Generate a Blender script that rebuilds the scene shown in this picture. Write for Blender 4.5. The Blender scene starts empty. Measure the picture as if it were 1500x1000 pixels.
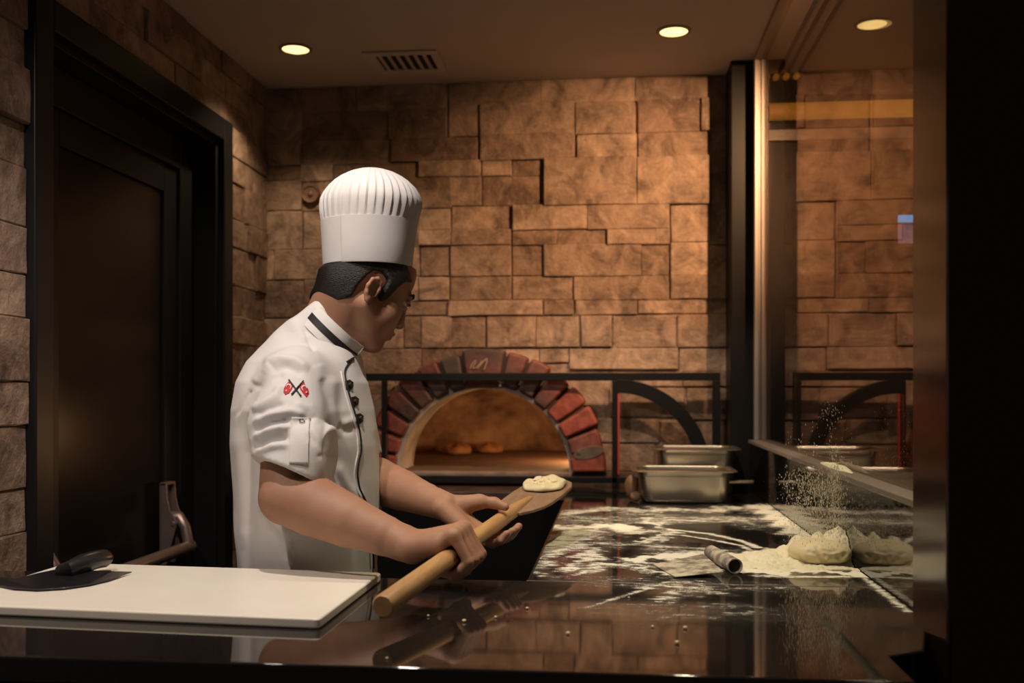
import bpy, bmesh, math, random
import numpy as np
from mathutils import Vector, Matrix
from mathutils.bvhtree import BVHTree

SC = bpy.context.scene
COL = SC.collection
random.seed(7)
rng = np.random.default_rng(11)
R = math.radians

# ------------------------------------------------------------------ camera geometry
F = 1458.0
HC = 1.287                     # eye height of the camera
HZ = 572.0                     # row of the horizon in the photograph
YAW = math.atan(150 / F)
FW = np.array([-math.sin(YAW), math.cos(YAW), 0.0])
RT = np.array([math.cos(YAW), math.sin(YAW), 0.0])
UPV = np.array([0.0, 0.0, 1.0])
CAM = np.array([0.0, 0.0, HC])


def ray(px, py):
    return FW + RT * ((px - 750) / F) + UPV * ((HZ - py) / F)


def P(px, py, d):
    return CAM + ray(px, py) * d


def onz(px, py, z):
    r = ray(px, py)
    return CAM + r * ((z - HC) / r[2])


def ony(px, py, y):
    r = ray(px, py)
    return CAM + r * (y / r[1])


def onx(px, py, x):
    r = ray(px, py)
    return CAM + r * (x / r[0])


def proj(V):
    q = V - CAM
    d = q @ FW
    return np.stack([750 + F * (q @ RT) / d, HZ - F * q[:, 2] / d], 1)


# ------------------------------------------------------------------ materials
def nodes_of(m):
    nt = m.node_tree
    return nt, nt.nodes, nt.links, nt.nodes['Principled BSDF']


def mat(name, c, rough=0.5, metal=0.0, c2=None, ns=8.0, nd=4.0, bump=None, rvar=0.0,
        ior=None, emis=None, es=0.0, coat=0.0, sss=0.0, sss_r=None, stretch=None, sheen=0.0, lo=0.3, hi=0.7):
    m = bpy.data.materials.new(name)
    m.use_nodes = True
    nt, N, L, b = nodes_of(m)
    b.inputs['Base Color'].default_value = (*c, 1)
    b.inputs['Roughness'].default_value = rough
    b.inputs['Metallic'].default_value = metal
    if ior:
        b.inputs['IOR'].default_value = ior
    if coat:
        b.inputs['Coat Weight'].default_value = coat
        b.inputs['Coat Roughness'].default_value = 0.05
    if sss:
        b.inputs['Subsurface Weight'].default_value = sss
        b.inputs['Subsurface Radius'].default_value = sss_r or (1, .4, .25)
        b.inputs['Subsurface Scale'].default_value = 0.01
    if sheen:
        b.inputs['Sheen Weight'].default_value = sheen
    if emis:
        b.inputs['Emission Color'].default_value = (*emis, 1)
        b.inputs['Emission Strength'].default_value = es
    tc = N.new('ShaderNodeTexCoord')
    src = tc.outputs['Object']
    if stretch:
        mp = N.new('ShaderNodeMapping')
        mp.inputs['Scale'].default_value = stretch
        L.new(src, mp.inputs['Vector'])
        src = mp.outputs['Vector']
    if c2 or rvar:
        nz = N.new('ShaderNodeTexNoise')
        nz.inputs['Scale'].default_value = ns
        nz.inputs['Detail'].default_value = nd
        nz.inputs['Roughness'].default_value = 0.6
        L.new(src, nz.inputs['Vector'])
        mr = N.new('ShaderNodeMapRange')
        mr.inputs['From Min'].default_value = lo
        mr.inputs['From Max'].default_value = hi
        L.new(nz.outputs['Fac'], mr.inputs['Value'])
        if c2:
            mx = N.new('ShaderNodeMix')
            mx.data_type = 'RGBA'
            mx.inputs[6].default_value = (*c, 1)
            mx.inputs[7].default_value = (*c2, 1)
            L.new(mr.outputs[0], mx.inputs[0])
            L.new(mx.outputs[2], b.inputs['Base Color'])
        if rvar:
            m2 = N.new('ShaderNodeMapRange')
            m2.inputs['To Min'].default_value = rough - rvar
            m2.inputs['To Max'].default_value = rough + rvar
            L.new(nz.outputs['Fac'], m2.inputs['Value'])
            L.new(m2.outputs[0], b.inputs['Roughness'])
    if bump:
        bs, bst, bd = bump
        n2 = N.new('ShaderNodeTexNoise')
        n2.inputs['Scale'].default_value = bs
        n2.inputs['Detail'].default_value = 5
        L.new(src, n2.inputs['Vector'])
        bp = N.new('ShaderNodeBump')
        bp.inputs['Strength'].default_value = bst
        bp.inputs['Distance'].default_value = bd
        L.new(n2.outputs['Fac'], bp.inputs['Height'])
        L.new(bp.outputs['Normal'], b.inputs['Normal'])
    return m


def stone_mat():
    m = bpy.data.materials.new('ashlar_stone')
    m.use_nodes = True
    nt, N, L, b = nodes_of(m)
    b.inputs['Roughness'].default_value = 0.62
    b.inputs['Specular IOR Level'].default_value = 0.35
    geo = N.new('ShaderNodeNewGeometry')
    tc = N.new('ShaderNodeTexCoord')
    # per-block tone
    r1 = N.new('ShaderNodeValToRGB')
    e = r1.color_ramp.elements
    e[0].position, e[0].color = 0.0, (.20, .14, .11, 1)
    e[1].position, e[1].color = 1.0, (.36, .275, .22, 1)
    k = r1.color_ramp.elements.new(.5)
    k.color = (.27, .20, .158, 1)
    L.new(geo.outputs['Random Per Island'], r1.inputs[0])
    # large mottling
    n1 = N.new('ShaderNodeTexNoise')
    n1.inputs['Scale'].default_value = 9
    n1.inputs['Detail'].default_value = 8
    n1.inputs['Roughness'].default_value = .68
    n1.inputs['Distortion'].default_value = .8
    L.new(tc.outputs['Object'], n1.inputs['Vector'])
    r2 = N.new('ShaderNodeValToRGB')
    e = r2.color_ramp.elements
    e[0].position, e[0].color = 0.33, (.42, .37, .35, 1)
    e[1].position, e[1].color = .70, (1.6, 1.5, 1.4, 1)
    L.new(n1.outputs['Fac'], r2.inputs[0])
    mx = N.new('ShaderNodeMix')
    mx.data_type = 'RGBA'
    mx.blend_type = 'MULTIPLY'
    mx.inputs[0].default_value = 1
    L.new(r1.outputs[0], mx.inputs[6])
    L.new(r2.outputs[0], mx.inputs[7])
    # small pale veins
    n3 = N.new('ShaderNodeTexNoise')
    n3.inputs['Scale'].default_value = 38
    n3.inputs['Detail'].default_value = 6
    L.new(tc.outputs['Object'], n3.inputs['Vector'])
    r3 = N.new('ShaderNodeValToRGB')
    e = r3.color_ramp.elements
    e[0].position, e[0].color = .56, (0, 0, 0, 1)
    e[1].position, e[1].color = .8, (1, 1, 1, 1)
    L.new(n3.outputs['Fac'], r3.inputs[0])
    m2 = N.new('ShaderNodeMix')
    m2.data_type = 'RGBA'
    m2.inputs[7].default_value = (.45, .36, .27, 1)
    mm = N.new('ShaderNodeMath')
    mm.operation = 'MULTIPLY'
    mm.inputs[1].default_value = .55
    L.new(r3.outputs[0], mm.inputs[0])
    L.new(mm.outputs[0], m2.inputs[0])
    L.new(mx.outputs[2], m2.inputs[6])
    L.new(m2.outputs[2], b.inputs['Base Color'])
    n4 = N.new('ShaderNodeTexNoise')
    n4.inputs['Scale'].default_value = 22
    n4.inputs['Detail'].default_value = 8
    n4.inputs['Roughness'].default_value = .65
    L.new(tc.outputs['Object'], n4.inputs['Vector'])
    bp = N.new('ShaderNodeBump')
    bp.inputs['Strength'].default_value = .7
    bp.inputs['Distance'].default_value = .016
    L.new(n4.outputs['Fac'], bp.inputs['Height'])
    L.new(bp.outputs['Normal'], b.inputs['Normal'])
    return m


def attr_mat(name, attr, rough, bump=None, var=.35, ns=25):
    m = bpy.data.materials.new(name)
    m.use_nodes = True
    nt, N, L, b = nodes_of(m)
    b.inputs['Roughness'].default_value = rough
    a = N.new('ShaderNodeAttribute')
    a.attribute_name = attr
    tc = N.new('ShaderNodeTexCoord')
    n = N.new('ShaderNodeTexNoise')
    n.inputs['Scale'].default_value = ns
    n.inputs['Detail'].default_value = 7
    L.new(tc.outputs['Object'], n.inputs['Vector'])
    mr = N.new('ShaderNodeMapRange')
    mr.inputs['From Min'].default_value = .3
    mr.inputs['From Max'].default_value = .7
    mr.inputs['To Min'].default_value = 1 - var
    mr.inputs['To Max'].default_value = 1 + var
    L.new(n.outputs['Fac'], mr.inputs['Value'])
    mx = N.new('ShaderNodeMix')
    mx.data_type = 'RGBA'
    mx.blend_type = 'MULTIPLY'
    mx.inputs[0].default_value = 1
    L.new(a.outputs['Color'], mx.inputs[6])
    L.new(mr.outputs[0], mx.inputs[7])
    L.new(mx.outputs[2], b.inputs['Base Color'])
    if bump:
        bp = N.new('ShaderNodeBump')
        bp.inputs['Strength'].default_value = bump
        bp.inputs['Distance'].default_value = .01
        L.new(n.outputs['Fac'], bp.inputs['Height'])
        L.new(bp.outputs['Normal'], b.inputs['Normal'])
    return m


def glass_mat():
    m = bpy.data.materials.new('dark_tinted_glass')
    m.use_nodes = True
    nt, N, L, b = nodes_of(m)
    out = N['Material Output']
    N.remove(b)
    tr = N.new('ShaderNodeBsdfTransparent')
    tr.inputs['Color'].default_value = (.82, .78, .75, 1)
    gl = N.new('ShaderNodeBsdfGlossy')
    gl.inputs['Roughness'].default_value = .0
    gl.inputs['Color'].default_value = (.78, .7, .65, 1)
    fr = N.new('ShaderNodeFresnel')
    ge = N.new('ShaderNodeNewGeometry')
    io = N.new('ShaderNodeMapRange')          # same reflectance on both faces of the pane
    io.inputs['To Min'].default_value = 1.9
    io.inputs['To Max'].default_value = 1 / 1.9
    L.new(ge.outputs['Backfacing'], io.inputs['Value'])
    L.new(io.outputs[0], fr.inputs['IOR'])
    mx = N.new('ShaderNodeMixShader')
    L.new(fr.outputs[0], mx.inputs[0])
    L.new(tr.outputs[0], mx.inputs[1])
    L.new(gl.outputs[0], mx.inputs[2])
    L.new(mx.outputs[0], out.inputs['Surface'])
    return m


def flour_film_mat():
    m = bpy.data.materials.new('scattered_flour')
    m.use_nodes = True
    nt, N, L, b = nodes_of(m)
    out = N['Material Output']
    b.inputs['Base Color'].default_value = (.88, .83, .70, 1)
    b.inputs['Roughness'].default_value = .9
    b.inputs['Specular IOR Level'].default_value = .1
    a = N.new('ShaderNodeAttribute')
    a.attribute_name = 'flour_amount'
    tc = N.new('ShaderNodeTexCoord')
    def math2(op, x, y):
        k = N.new('ShaderNodeMath')
        k.operation = op
        for i, v in enumerate((x, y)):
            if isinstance(v, (int, float)):
                k.inputs[i].default_value = v
            else:
                L.new(v, k.inputs[i])
        return k.outputs[0]

    def noise(scale, sc3, detail, rough, dist):
        mp = N.new('ShaderNodeMapping')
        mp.inputs['Scale'].default_value = sc3
        mp.inputs['Rotation'].default_value = (0, 0, .25)
        L.new(tc.outputs['Object'], mp.inputs['Vector'])
        n = N.new('ShaderNodeTexNoise')
        n.inputs['Scale'].default_value = scale
        n.inputs['Detail'].default_value = detail
        n.inputs['Roughness'].default_value = rough
        n.inputs['Distortion'].default_value = dist
        L.new(mp.outputs[0], n.inputs['Vector'])
        return math2('SUBTRACT', n.outputs['Fac'], .5)
    dens = a.outputs['Fac']
    nn = math2('ADD', math2('ADD', math2('MULTIPLY', noise(1, (13, 42, 1), 8, .66, 1.2), 2.0), math2('MULTIPLY', noise(60, (1, 1, 1), 6, .7, .4), .9)),
               math2('MULTIPLY', noise(330, (1, 1, 1), 2, .5, 0), .7))
    v = math2('ADD', math2('SUBTRACT', math2('MULTIPLY', dens, 1.35), .55), nn)
    mr = N.new('ShaderNodeMapRange')
    mr.interpolation_type = 'SMOOTHSTEP'
    mr.inputs['From Min'].default_value = -.22
    mr.inputs['From Max'].default_value = .45
    mr.inputs['To Max'].default_value = .95
    L.new(v, mr.inputs['Value'])
    haze = math2('MULTIPLY', math2('ADD', math2('MULTIPLY', nn, .6), .55), math2('MULTIPLY', dens, .26))
    haze = math2('MAXIMUM', haze, 0.0)
    cov = math2('MINIMUM', math2('ADD', mr.outputs[0], haze), .97)
    fm = math2('MULTIPLY', cov, math2('MINIMUM', math2('MULTIPLY', dens, 7.0), 1.0))
    tr = N.new('ShaderNodeBsdfTransparent')
    mx = N.new('ShaderNodeMixShader')
    L.new(fm, mx.inputs[0])
    L.new(tr.outputs[0], mx.inputs[1])
    L.new(b.outputs[0], mx.inputs[2])
    L.new(mx.outputs[0], out.inputs['Surface'])
    return m


M = {}
M['stone'] = stone_mat()
M['ceiling'] = mat('taupe_ceiling_paint', (.60, .50, .42), .8, bump=(60, .1, .002))
M['floor'] = mat('dark_floor_tile', (.02, .017, .015), .4, c2=(.03, .026, .022), ns=5)
M['black_paint'] = mat('satin_black_paint', (.010, .010, .011), .38, rvar=.06, ns=6)
M['black_matte'] = mat('matte_black', (.003, .003, .003), .85, rvar=.05, ns=6)
M['black_matte'].node_tree.nodes['Principled BSDF'].inputs['Specular IOR Level'].default_value = .15
for _m in (M['black_paint'],):
    _m.node_tree.nodes['Principled BSDF'].inputs['Specular IOR Level'].default_value = .22
M['door_panel'] = mat('dark_glossy_door_panel', (.012, .009, .008), .2, rvar=.04, ns=3, c2=(.016, .011, .01))
M['door_panel'].node_tree.nodes['Principled BSDF'].inputs['Specular IOR Level'].default_value = .2
M['granite'] = mat('polished_black_granite', (.012, .0095, .0085), .045, ior=1.75, c2=(.022, .017, .015), ns=140, nd=2, rvar=.012)
M['upstand'] = mat('polished_black_panel', (.01, .009, .009), .05, ior=1.8, rvar=.01, ns=5)
M['brown_gloss'] = mat('dark_brown_lacquer', (.022, .012, .009), .14, ior=1.6, c2=(.014, .008, .006), ns=4, rvar=.03)
M['steel'] = mat('brushed_steel', (.68, .63, .55), .31, 1.0, rvar=.025, ns=8)
M['steel_dark'] = mat('grey_worn_steel', (.35, .31, .28), .38, 1.0, c2=(.24, .21, .19), ns=20)
M['bar_metal'] = mat('satin_bronze_metal', (.36, .28, .25), .38, .75, c2=(.3, .23, .2), ns=20)
M['alu'] = mat('aluminium_profile', (.40, .36, .34), .5, .8, rvar=.04, ns=12)
M['glass'] = glass_mat()
M['board'] = mat('white_plastic_board', (.90, .86, .76), .38, c2=(.86, .81, .69), ns=5, bump=(90, .15, .001), sss=.1)
M['blade'] = mat('dark_knife_steel', (.07, .07, .085), .22, .85, rvar=.05, ns=20)
M['plastic'] = mat('black_plastic', (.014, .014, .015), .33, rvar=.06, ns=30)
M['wood'] = mat('pale_beech_wood', (.56, .335, .15), .42, c2=(.44, .235, .09), ns=6, stretch=(14, 1, 14), bump=(40, .12, .001))
M['wood_worn'] = mat('worn_peel_wood', (.33, .2, .125), .6, c2=(.22, .125, .075), ns=9, stretch=(5, 1, 5))
M['dough'] = mat('raw_dough', (.80, .70, .47), .55, c2=(.74, .62, .38), ns=12, bump=(60, .25, .003), sss=.25, sss_r=(1, .8, .5))
M['flour'] = mat('white_flour', (.84, .77, .58), .95, c2=(.78, .70, .5), ns=40, bump=(140, .6, .004))
M['film'] = flour_film_mat()
M['bread'] = mat('baked_bread', (.40, .24, .11), .6, c2=(.22, .10, .035), ns=14, bump=(30, .5, .006))
M['roll'] = mat('brown_bread_roll', (.32, .19, .11), .55, c2=(.2, .1, .055), ns=16, bump=(30, .4, .004))
M['skin'] = mat('skin', (.40, .215, .135), .6, c2=(.34, .168, .102), ns=14, bump=(220, .14, .0012), sss=.12, sss_r=(1, .35, .2))
M['lips'] = mat('lip_skin', (.33, .12, .09), .45)
M['nail'] = mat('finger_nail', (.58, .36, .28), .3)
M['hair'] = mat('dark_brown_hair', (.007, .005, .004), .5, c2=(.013, .008, .006), ns=120, stretch=(1, 1, 4), bump=(170, .7, .004))
M['eye_white'] = mat('eye_white', (.7, .66, .62), .2)
M['iris'] = mat('dark_iris', (.03, .015, .01), .15)
M['cloth'] = mat('white_cotton', (.66, .645, .645), .8, c2=(.63, .615, .615), ns=12, bump=(420, .12, .0008), sheen=.2)
M['cloth_strap'] = mat('white_cotton_strap', (.70, .685, .675), .75, bump=(420, .12, .0008))
M['hat'] = mat('white_paper_hat', (.62, .61, .615), .75, c2=(.59, .58, .585), ns=30, bump=(300, .12, .0008), sss=.15, sss_r=(1, 1, 1))
M['piping'] = mat('black_trim_fabric', (.010, .010, .012), .6)
M['button'] = mat('dark_metal_button', (.12, .10, .085), .35, .8)
M['flag_red'] = mat('red_embroidery', (.55, .02, .03), .7, c2=(.42, .015, .02), ns=300)
M['flag_white'] = mat('white_embroidery', (.7, .6, .55), .75)
M['trousers'] = mat('black_trouser_cloth', (.02, .02, .022), .8)
M['shoe'] = mat('black_shoe_leather', (.012, .011, .01), .4)
M['brick'] = attr_mat('oven_brick', 'tone', .55, .4)
M['mortar'] = mat('grey_oven_mortar', (.085, .065, .055), .85, bump=(60, .5, .004))
M['plaster'] = mat('grey_refractory_lining', (.50, .47, .44), .75, c2=(.22, .19, .17), ns=10, bump=(30, .4, .006))
M['clay'] = mat('fired_clay_dome', (.46, .31, .20), .85, c2=(.13, .075, .045), ns=3.2, lo=.42, hi=.64, bump=(14, .5, .012))
M['hearth'] = mat('hearth_stone', (.13, .075, .048), .8, c2=(.08, .045, .03), ns=12, bump=(30, .3, .004))
M['ledge'] = mat('dusty_dark_ledge', (.05, .03, .022), .4, c2=(.17, .10, .07), ns=9, stretch=(1, 4, 1), lo=.45, hi=.75)
M['sill'] = mat('worn_sill_stone', (.30, .21, .165), .6, c2=(.13, .085, .065), ns=14, bump=(40, .4, .004))
M['tag'] = mat('old_metal_tag', (.2, .16, .12), .5, .6, c2=(.13, .1, .07), ns=30)
M['scratch'] = mat('scratched_signature', (.42, .30, .23), .7)
M['red_reflection'] = mat('painted_brick_reflection', (.45, .06, .05), .4)  # red of the reflected brick edge, put into the base colour
M['lens'] = mat('lamp_lens', (.9, .8, .6), .4, emis=(1.0, .73, .27), es=2.2)
M['lamp_rim'] = mat('lamp_trim_ring', (.28, .2, .14), .5)
M['vent'] = mat('vent_paint', (.62, .53, .46), .6)
M['vent_dark'] = mat('vent_shaft', (.02, .015, .012), .8)
M['amber'] = mat('amber_light_strip', (.6, .3, .05), .5, emis=(1.0, .42, .05), es=.42)
M['screen'] = mat('blue_screen', (.02, .05, .1), .3, emis=(.10, .38, .75), es=1.6)
M['screen2'] = mat('screen_picture', (.1, .06, .1), .3, emis=(.42, .26, .38), es=.5)
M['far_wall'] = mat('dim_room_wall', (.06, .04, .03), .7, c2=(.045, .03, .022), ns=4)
M['plaque'] = mat('old_bronze_fitting', (.26, .15, .10), .5, .3, c2=(.14, .08, .055), ns=40)


# ------------------------------------------------------------------ mesh helpers
def link(name, me, m=None, parent=None, smooth=True):
    o = bpy.data.objects.new(name, me)
    COL.objects.link(o)
    if m is not None:
        me.materials.append(m)
    if parent is not None:
        o.parent = parent
    if smooth:
        me.polygons.foreach_set('use_smooth', [True] * len(me.polygons))
    return o


def tag(o, label=None, cat=None, group=None, kind=None):
    if label:
        o['label'] = label
    if cat:
        o['category'] = cat
    if group:
        o['group'] = group
    if kind:
        o['kind'] = kind
    return o


def thing(name, label, cat, group=None, kind=None):
    o = bpy.data.objects.new(name, None)
    o.empty_display_size = .05
    COL.objects.link(o)
    return tag(o, label, cat, group, kind)


class MB:
    """collects geometry for one mesh (world coordinates)"""

    def __init__(s):
        s.v, s.f = [], []

    def add(s, v, f):
        o = len(s.v)
        s.v += [tuple(map(float, p)) for p in v]
        s.f += [tuple(i + o for i in q) for q in f]

    def box(s, a, b, rot=None, c=None):
        x0, y0, z0 = a
        x1, y1, z1 = b
        v = [(x0, y0, z0), (x1, y0, z0), (x1, y1, z0), (x0, y1, z0), (x0, y0, z1), (x1, y0, z1), (x1, y1, z1), (x0, y1, z1)]
        s.add(v, [(0, 3, 2, 1), (4, 5, 6, 7), (0, 1, 5, 4), (1, 2, 6, 5), (2, 3, 7, 6), (3, 0, 4, 7)])

    def hexa(s, q, w):
        """two quads q (front), w (back), same order"""
        s.add(list(q) + list(w), [(0, 1, 2, 3), (7, 6, 5, 4), (0, 4, 5, 1), (1, 5, 6, 2), (2, 6, 7, 3), (3, 7, 4, 0)])

    def tube(s, pts, rad, n=16, cap=True):
        pts = [np.array(p, float) for p in pts]
        if not hasattr(rad, '__len__'):
            rad = [rad] * len(pts)
        T = []
        for i in range(len(pts)):
            a = pts[max(i - 1, 0)]
            b = pts[min(i + 1, len(pts) - 1)]
            T.append((b - a) / np.linalg.norm(b - a))
        u = np.cross(T[0], [0, 0, 1.])
        if np.linalg.norm(u) < .05:
            u = np.cross(T[0], [0, 1., 0])
        u /= np.linalg.norm(u)
        vs = []
        for p, t, r in zip(pts, T, rad):
            u = u - t * (u @ t)
            u /= np.linalg.norm(u)
            w = np.cross(t, u)
            for k in range(n):
                a = 2 * math.pi * k / n
                vs.append(p + (u * math.cos(a) + w * math.sin(a)) * r)
        fs = []
        for i in range(len(pts) - 1):
            for k in range(n):
                fs.append((i * n + k, i * n + (k + 1) % n, (i + 1) * n + (k + 1) % n, (i + 1) * n + k))
        if cap:
            fs.append(tuple(range(n - 1, -1, -1)))
            fs.append(tuple((len(pts) - 1) * n + k for k in range(n)))
        s.add(vs, fs)

    def rings(s, rings, cap0=True, cap1=True, close=True):
        n = len(rings[0])
        vs = [p for r in rings for p in r]
        fs = []
        for i in range(len(rings) - 1):
            for k in range(n if close else n - 1):
                fs.append((i * n + k, i * n + (k + 1) % n, (i + 1) * n + (k + 1) % n, (i + 1) * n + k))
        if cap0:
            fs.append(tuple(range(n - 1, -1, -1)))
        if cap1:
            fs.append(tuple((len(rings) - 1) * n + k for k in range(n)))
        s.add(vs, fs)

    def prism(s, poly, off):
        """extrude a planar polygon (list of 3-D points) by the vector off"""
        n = len(poly)
        a = [np.array(p, float) for p in poly]
        b = [p + np.array(off) for p in a]
        fs = [tuple(range(n)), tuple(range(2 * n - 1, n - 1, -1))]
        for k in range(n):
            fs.append((k, n + k, n + (k + 1) % n, (k + 1) % n))
        s.add(a + b, fs)

    def build(s, name, m, parent=None, bevel=0, seg=2, smooth=None, sub=0, fix=True):
        me = bpy.data.meshes.new(name)
        me.from_pydata(s.v, [], s.f)
        if fix:
            bm = bmesh.new()
            bm.from_mesh(me)
            bmesh.ops.recalc_face_normals(bm, faces=bm.faces)
            bm.to_mesh(me)
            bm.free()
        sm = True if smooth is None else smooth
        o = link(name, me, m, parent, smooth=sm)
        if bevel:
            b = o.modifiers.new('bevel', 'BEVEL')
            b.width = bevel
            b.segments = seg
            b.limit_method = 'ANGLE'
            b.angle_limit = R(40)
            b.harden_normals = True
        if sub:
            k = o.modifiers.new('sub', 'SUBSURF')
            k.levels = k.render_levels = sub
        if sm and not bevel and not sub:
            me.set_sharp_from_angle(angle=R(38))
        return o


def box(name, a, b, m, parent=None, bevel=.003):
    k = MB()
    k.box(a, b)
    return k.build(name, m, parent, bevel=bevel)


def rrect(cx, cy, w, d, r, z, n=6):
    pts = []
    for sx, sy, a0 in ((1, 1, 0), (-1, 1, 90), (-1, -1, 180), (1, -1, 270)):
        for k in range(n + 1):
            a = R(a0 + 90 * k / n)
            pts.append((cx + sx * (w / 2 - r) + r * math.cos(a), cy + sy * (d / 2 - r) + r * math.sin(a), z))
    return pts


# ------------------------------------------------------------------ implicit surfaces -> one continuous mesh
class Field:
    def __init__(s, lo, hi, h):
        s.lo = np.array(lo, float)
        s.h = h
        s.n = np.ceil((np.array(hi) - s.lo) / h).astype(int) + 1
        s.F = np.full(s.n, 1.0, np.float32)

    def block(s, lo, hi):
        a = np.clip(np.floor((np.array(lo) - s.lo) / s.h).astype(int), 0, s.n)
        b = np.clip(np.ceil((np.array(hi) - s.lo) / s.h).astype(int) + 1, 0, s.n)
        sl = tuple(slice(i, j) for i, j in zip(a, b))
        g = np.meshgrid(*[(s.lo[k] + s.h * np.arange(a[k], b[k])).astype(np.float32) for k in range(3)], indexing='ij')
        return sl, np.stack(g, -1)

    def add(s, prim, k=.01, op='u'):
        lo, hi, fn = prim
        m = k + 4 * s.h
        sl, p = s.block(np.array(lo) - m, np.array(hi) + m)
        if p.size == 0:
            return
        d = fn(p).astype(np.float32)
        a = s.F[sl]
        if op == 'u':
            h = np.maximum(k - np.abs(a - d), 0) / k
            s.F[sl] = np.minimum(a, d) - h * h * k * .25
        elif op == 's':
            d = -d
            h = np.maximum(k - np.abs(a - d), 0) / k
            s.F[sl] = np.maximum(a, d) + h * h * k * .25

    def mesh(s):
        Fv = s.F
        S = Fv < 0
        nx, ny, nz = Fv.shape
        cnt = np.zeros((nx - 1, ny - 1, nz - 1), np.int8)
        for i in (0, 1):
            for j in (0, 1):
                for k in (0, 1):
                    cnt += S[i:nx - 1 + i, j:ny - 1 + j, k:nz - 1 + k]
        mask = (cnt > 0) & (cnt < 8)
        idx = np.argwhere(mask)
        acc = np.zeros((len(idx), 3))
        num = np.zeros(len(idx))
        corners = [(i, j, k) for i in (0, 1) for j in (0, 1) for k in (0, 1)]
        val = {c: Fv[idx[:, 0] + c[0], idx[:, 1] + c[1], idx[:, 2] + c[2]].astype(float) for c in corners}
        for c in corners:
            for ax in range(3):
                if c[ax] == 0:
                    e = list(c)
                    e[ax] = 1
                    a, b = val[c], val[tuple(e)]
                    cr = (a < 0) != (b < 0)
                    t = np.where(cr, a / np.where(cr, a - b, 1), 0)
                    pt = np.tile(np.array(c, float), (len(idx), 1))
                    pt[:, ax] = t
                    acc += pt * cr[:, None]
                    num += cr
        V = s.lo + s.h * (idx + acc / num[:, None])
        vid = np.full(mask.shape, -1, np.int32)
        vid[mask] = np.arange(len(idx))
        faces = []
        for ax in range(3):
            o1, o2 = [(1, 2), (2, 0), (0, 1)][ax]
            A = np.moveaxis(S, (ax, o1, o2), (0, 1, 2))
            W = np.moveaxis(vid, (ax, o1, o2), (0, 1, 2))
            e0 = A[:-1, 1:-1, 1:-1]
            e1 = A[1:, 1:-1, 1:-1]
            cr = np.argwhere(e0 != e1)
            i, j, k = cr[:, 0], cr[:, 1] + 1, cr[:, 2] + 1
            q = np.stack([W[i, j - 1, k - 1], W[i, j, k - 1], W[i, j, k], W[i, j - 1, k]], 1)
            fl = A[i, j, k]
            q[~fl] = q[~fl][:, ::-1]
            faces.append(q)
        Q = np.concatenate(faces)
        Q = Q[(Q >= 0).all(1)]
        return V, Q


def smooth_mesh(V, Q, it=2, lam=.5):
    E = np.concatenate([Q[:, [0, 1]], Q[:, [1, 2]], Q[:, [2, 3]], Q[:, [3, 0]]])
    for _ in range(it):
        for l in (lam, -lam * .95):
            acc = np.zeros_like(V)
            c = np.zeros(len(V))
            for a, b in ((0, 1), (1, 0)):
                np.add.at(acc, E[:, a], V[E[:, b]])
                np.add.at(c, E[:, a], 1)
            V = V + l * (acc / np.maximum(c, 1)[:, None] - V)
    return V


def vnormals(V, Q):
    n = np.cross(V[Q[:, 2]] - V[Q[:, 0]], V[Q[:, 3]] - V[Q[:, 1]])
    N = np.zeros_like(V)
    for k in range(4):
        np.add.at(N, Q[:, k], n)
    return N / np.maximum(np.linalg.norm(N, axis=1), 1e-12)[:, None]


def mesh_from(V, Q, name, m, parent=None):
    me = bpy.data.meshes.new(name)
    me.vertices.add(len(V))
    me.vertices.foreach_set('co', np.asarray(V, np.float32).ravel())
    me.loops.add(Q.size)
    me.loops.foreach_set('vertex_index', Q.astype(np.int32).ravel())
    me.polygons.add(len(Q))
    me.polygons.foreach_set('loop_start', np.arange(0, Q.size, 4, dtype=np.int32))
    me.update(calc_edges=True)
    me.validate()
    return link(name, me, m, parent)


def rc(a, b, ra, rb):
    a, b = np.array(a, float), np.array(b, float)
    r = max(ra, rb)

    def fn(p):
        pa = p - a.astype(np.float32)
        ba = (b - a).astype(np.float32)
        t = np.clip(pa @ ba / max(float(ba @ ba), 1e-9), 0, 1)
        return np.linalg.norm(pa - t[..., None] * ba, axis=-1) - (ra + (rb - ra) * t)
    return np.minimum(a, b) - r, np.maximum(a, b) + r, fn


def chain(F_, pts, rad, k):
    for i in range(len(pts) - 1):
        F_.add(rc(pts[i], pts[i + 1], rad[i], rad[i + 1]), k)


def ell(c, r, Rm=None):
    c = np.array(c, float)
    r = np.array(r, float)
    Rm = np.eye(3) if Rm is None else np.array(Rm)
    ext = np.sqrt(((Rm * r) ** 2).sum(1))

    def fn(p):
        q = (p - c.astype(np.float32)) @ Rm.astype(np.float32)
        k0 = np.linalg.norm(q / r, axis=-1)
        k1 = np.linalg.norm(q / (r * r), axis=-1)
        return k0 * (k0 - 1) / np.maximum(k1, 1e-6)
    return c - ext, c + ext, fn


def poly_sdf(p, poly):
    """signed distance in 2-D, negative inside"""
    d = np.full(p.shape[:-1], 1e9)
    s = np.ones(p.shape[:-1])
    n = len(poly)
    for i in range(n):
        a = np.array(poly[i], float)
        b = np.array(poly[i - 1], float)
        e = b - a
        w = p - a
        t = np.clip((w @ e) / (e @ e), 0, 1)
        q = w - t[..., None] * e
        d = np.minimum(d, (q ** 2).sum(-1))
        c1 = p[..., 1] >= a[1]
        c2 = p[..., 1] < b[1]
        c3 = e[0] * w[..., 1] > e[1] * w[..., 0]
        flip = (c1 & c2 & c3) | (~c1 & ~c2 & ~c3)
        s = np.where(flip, -s, s)
    return s * np.sqrt(d)


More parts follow.
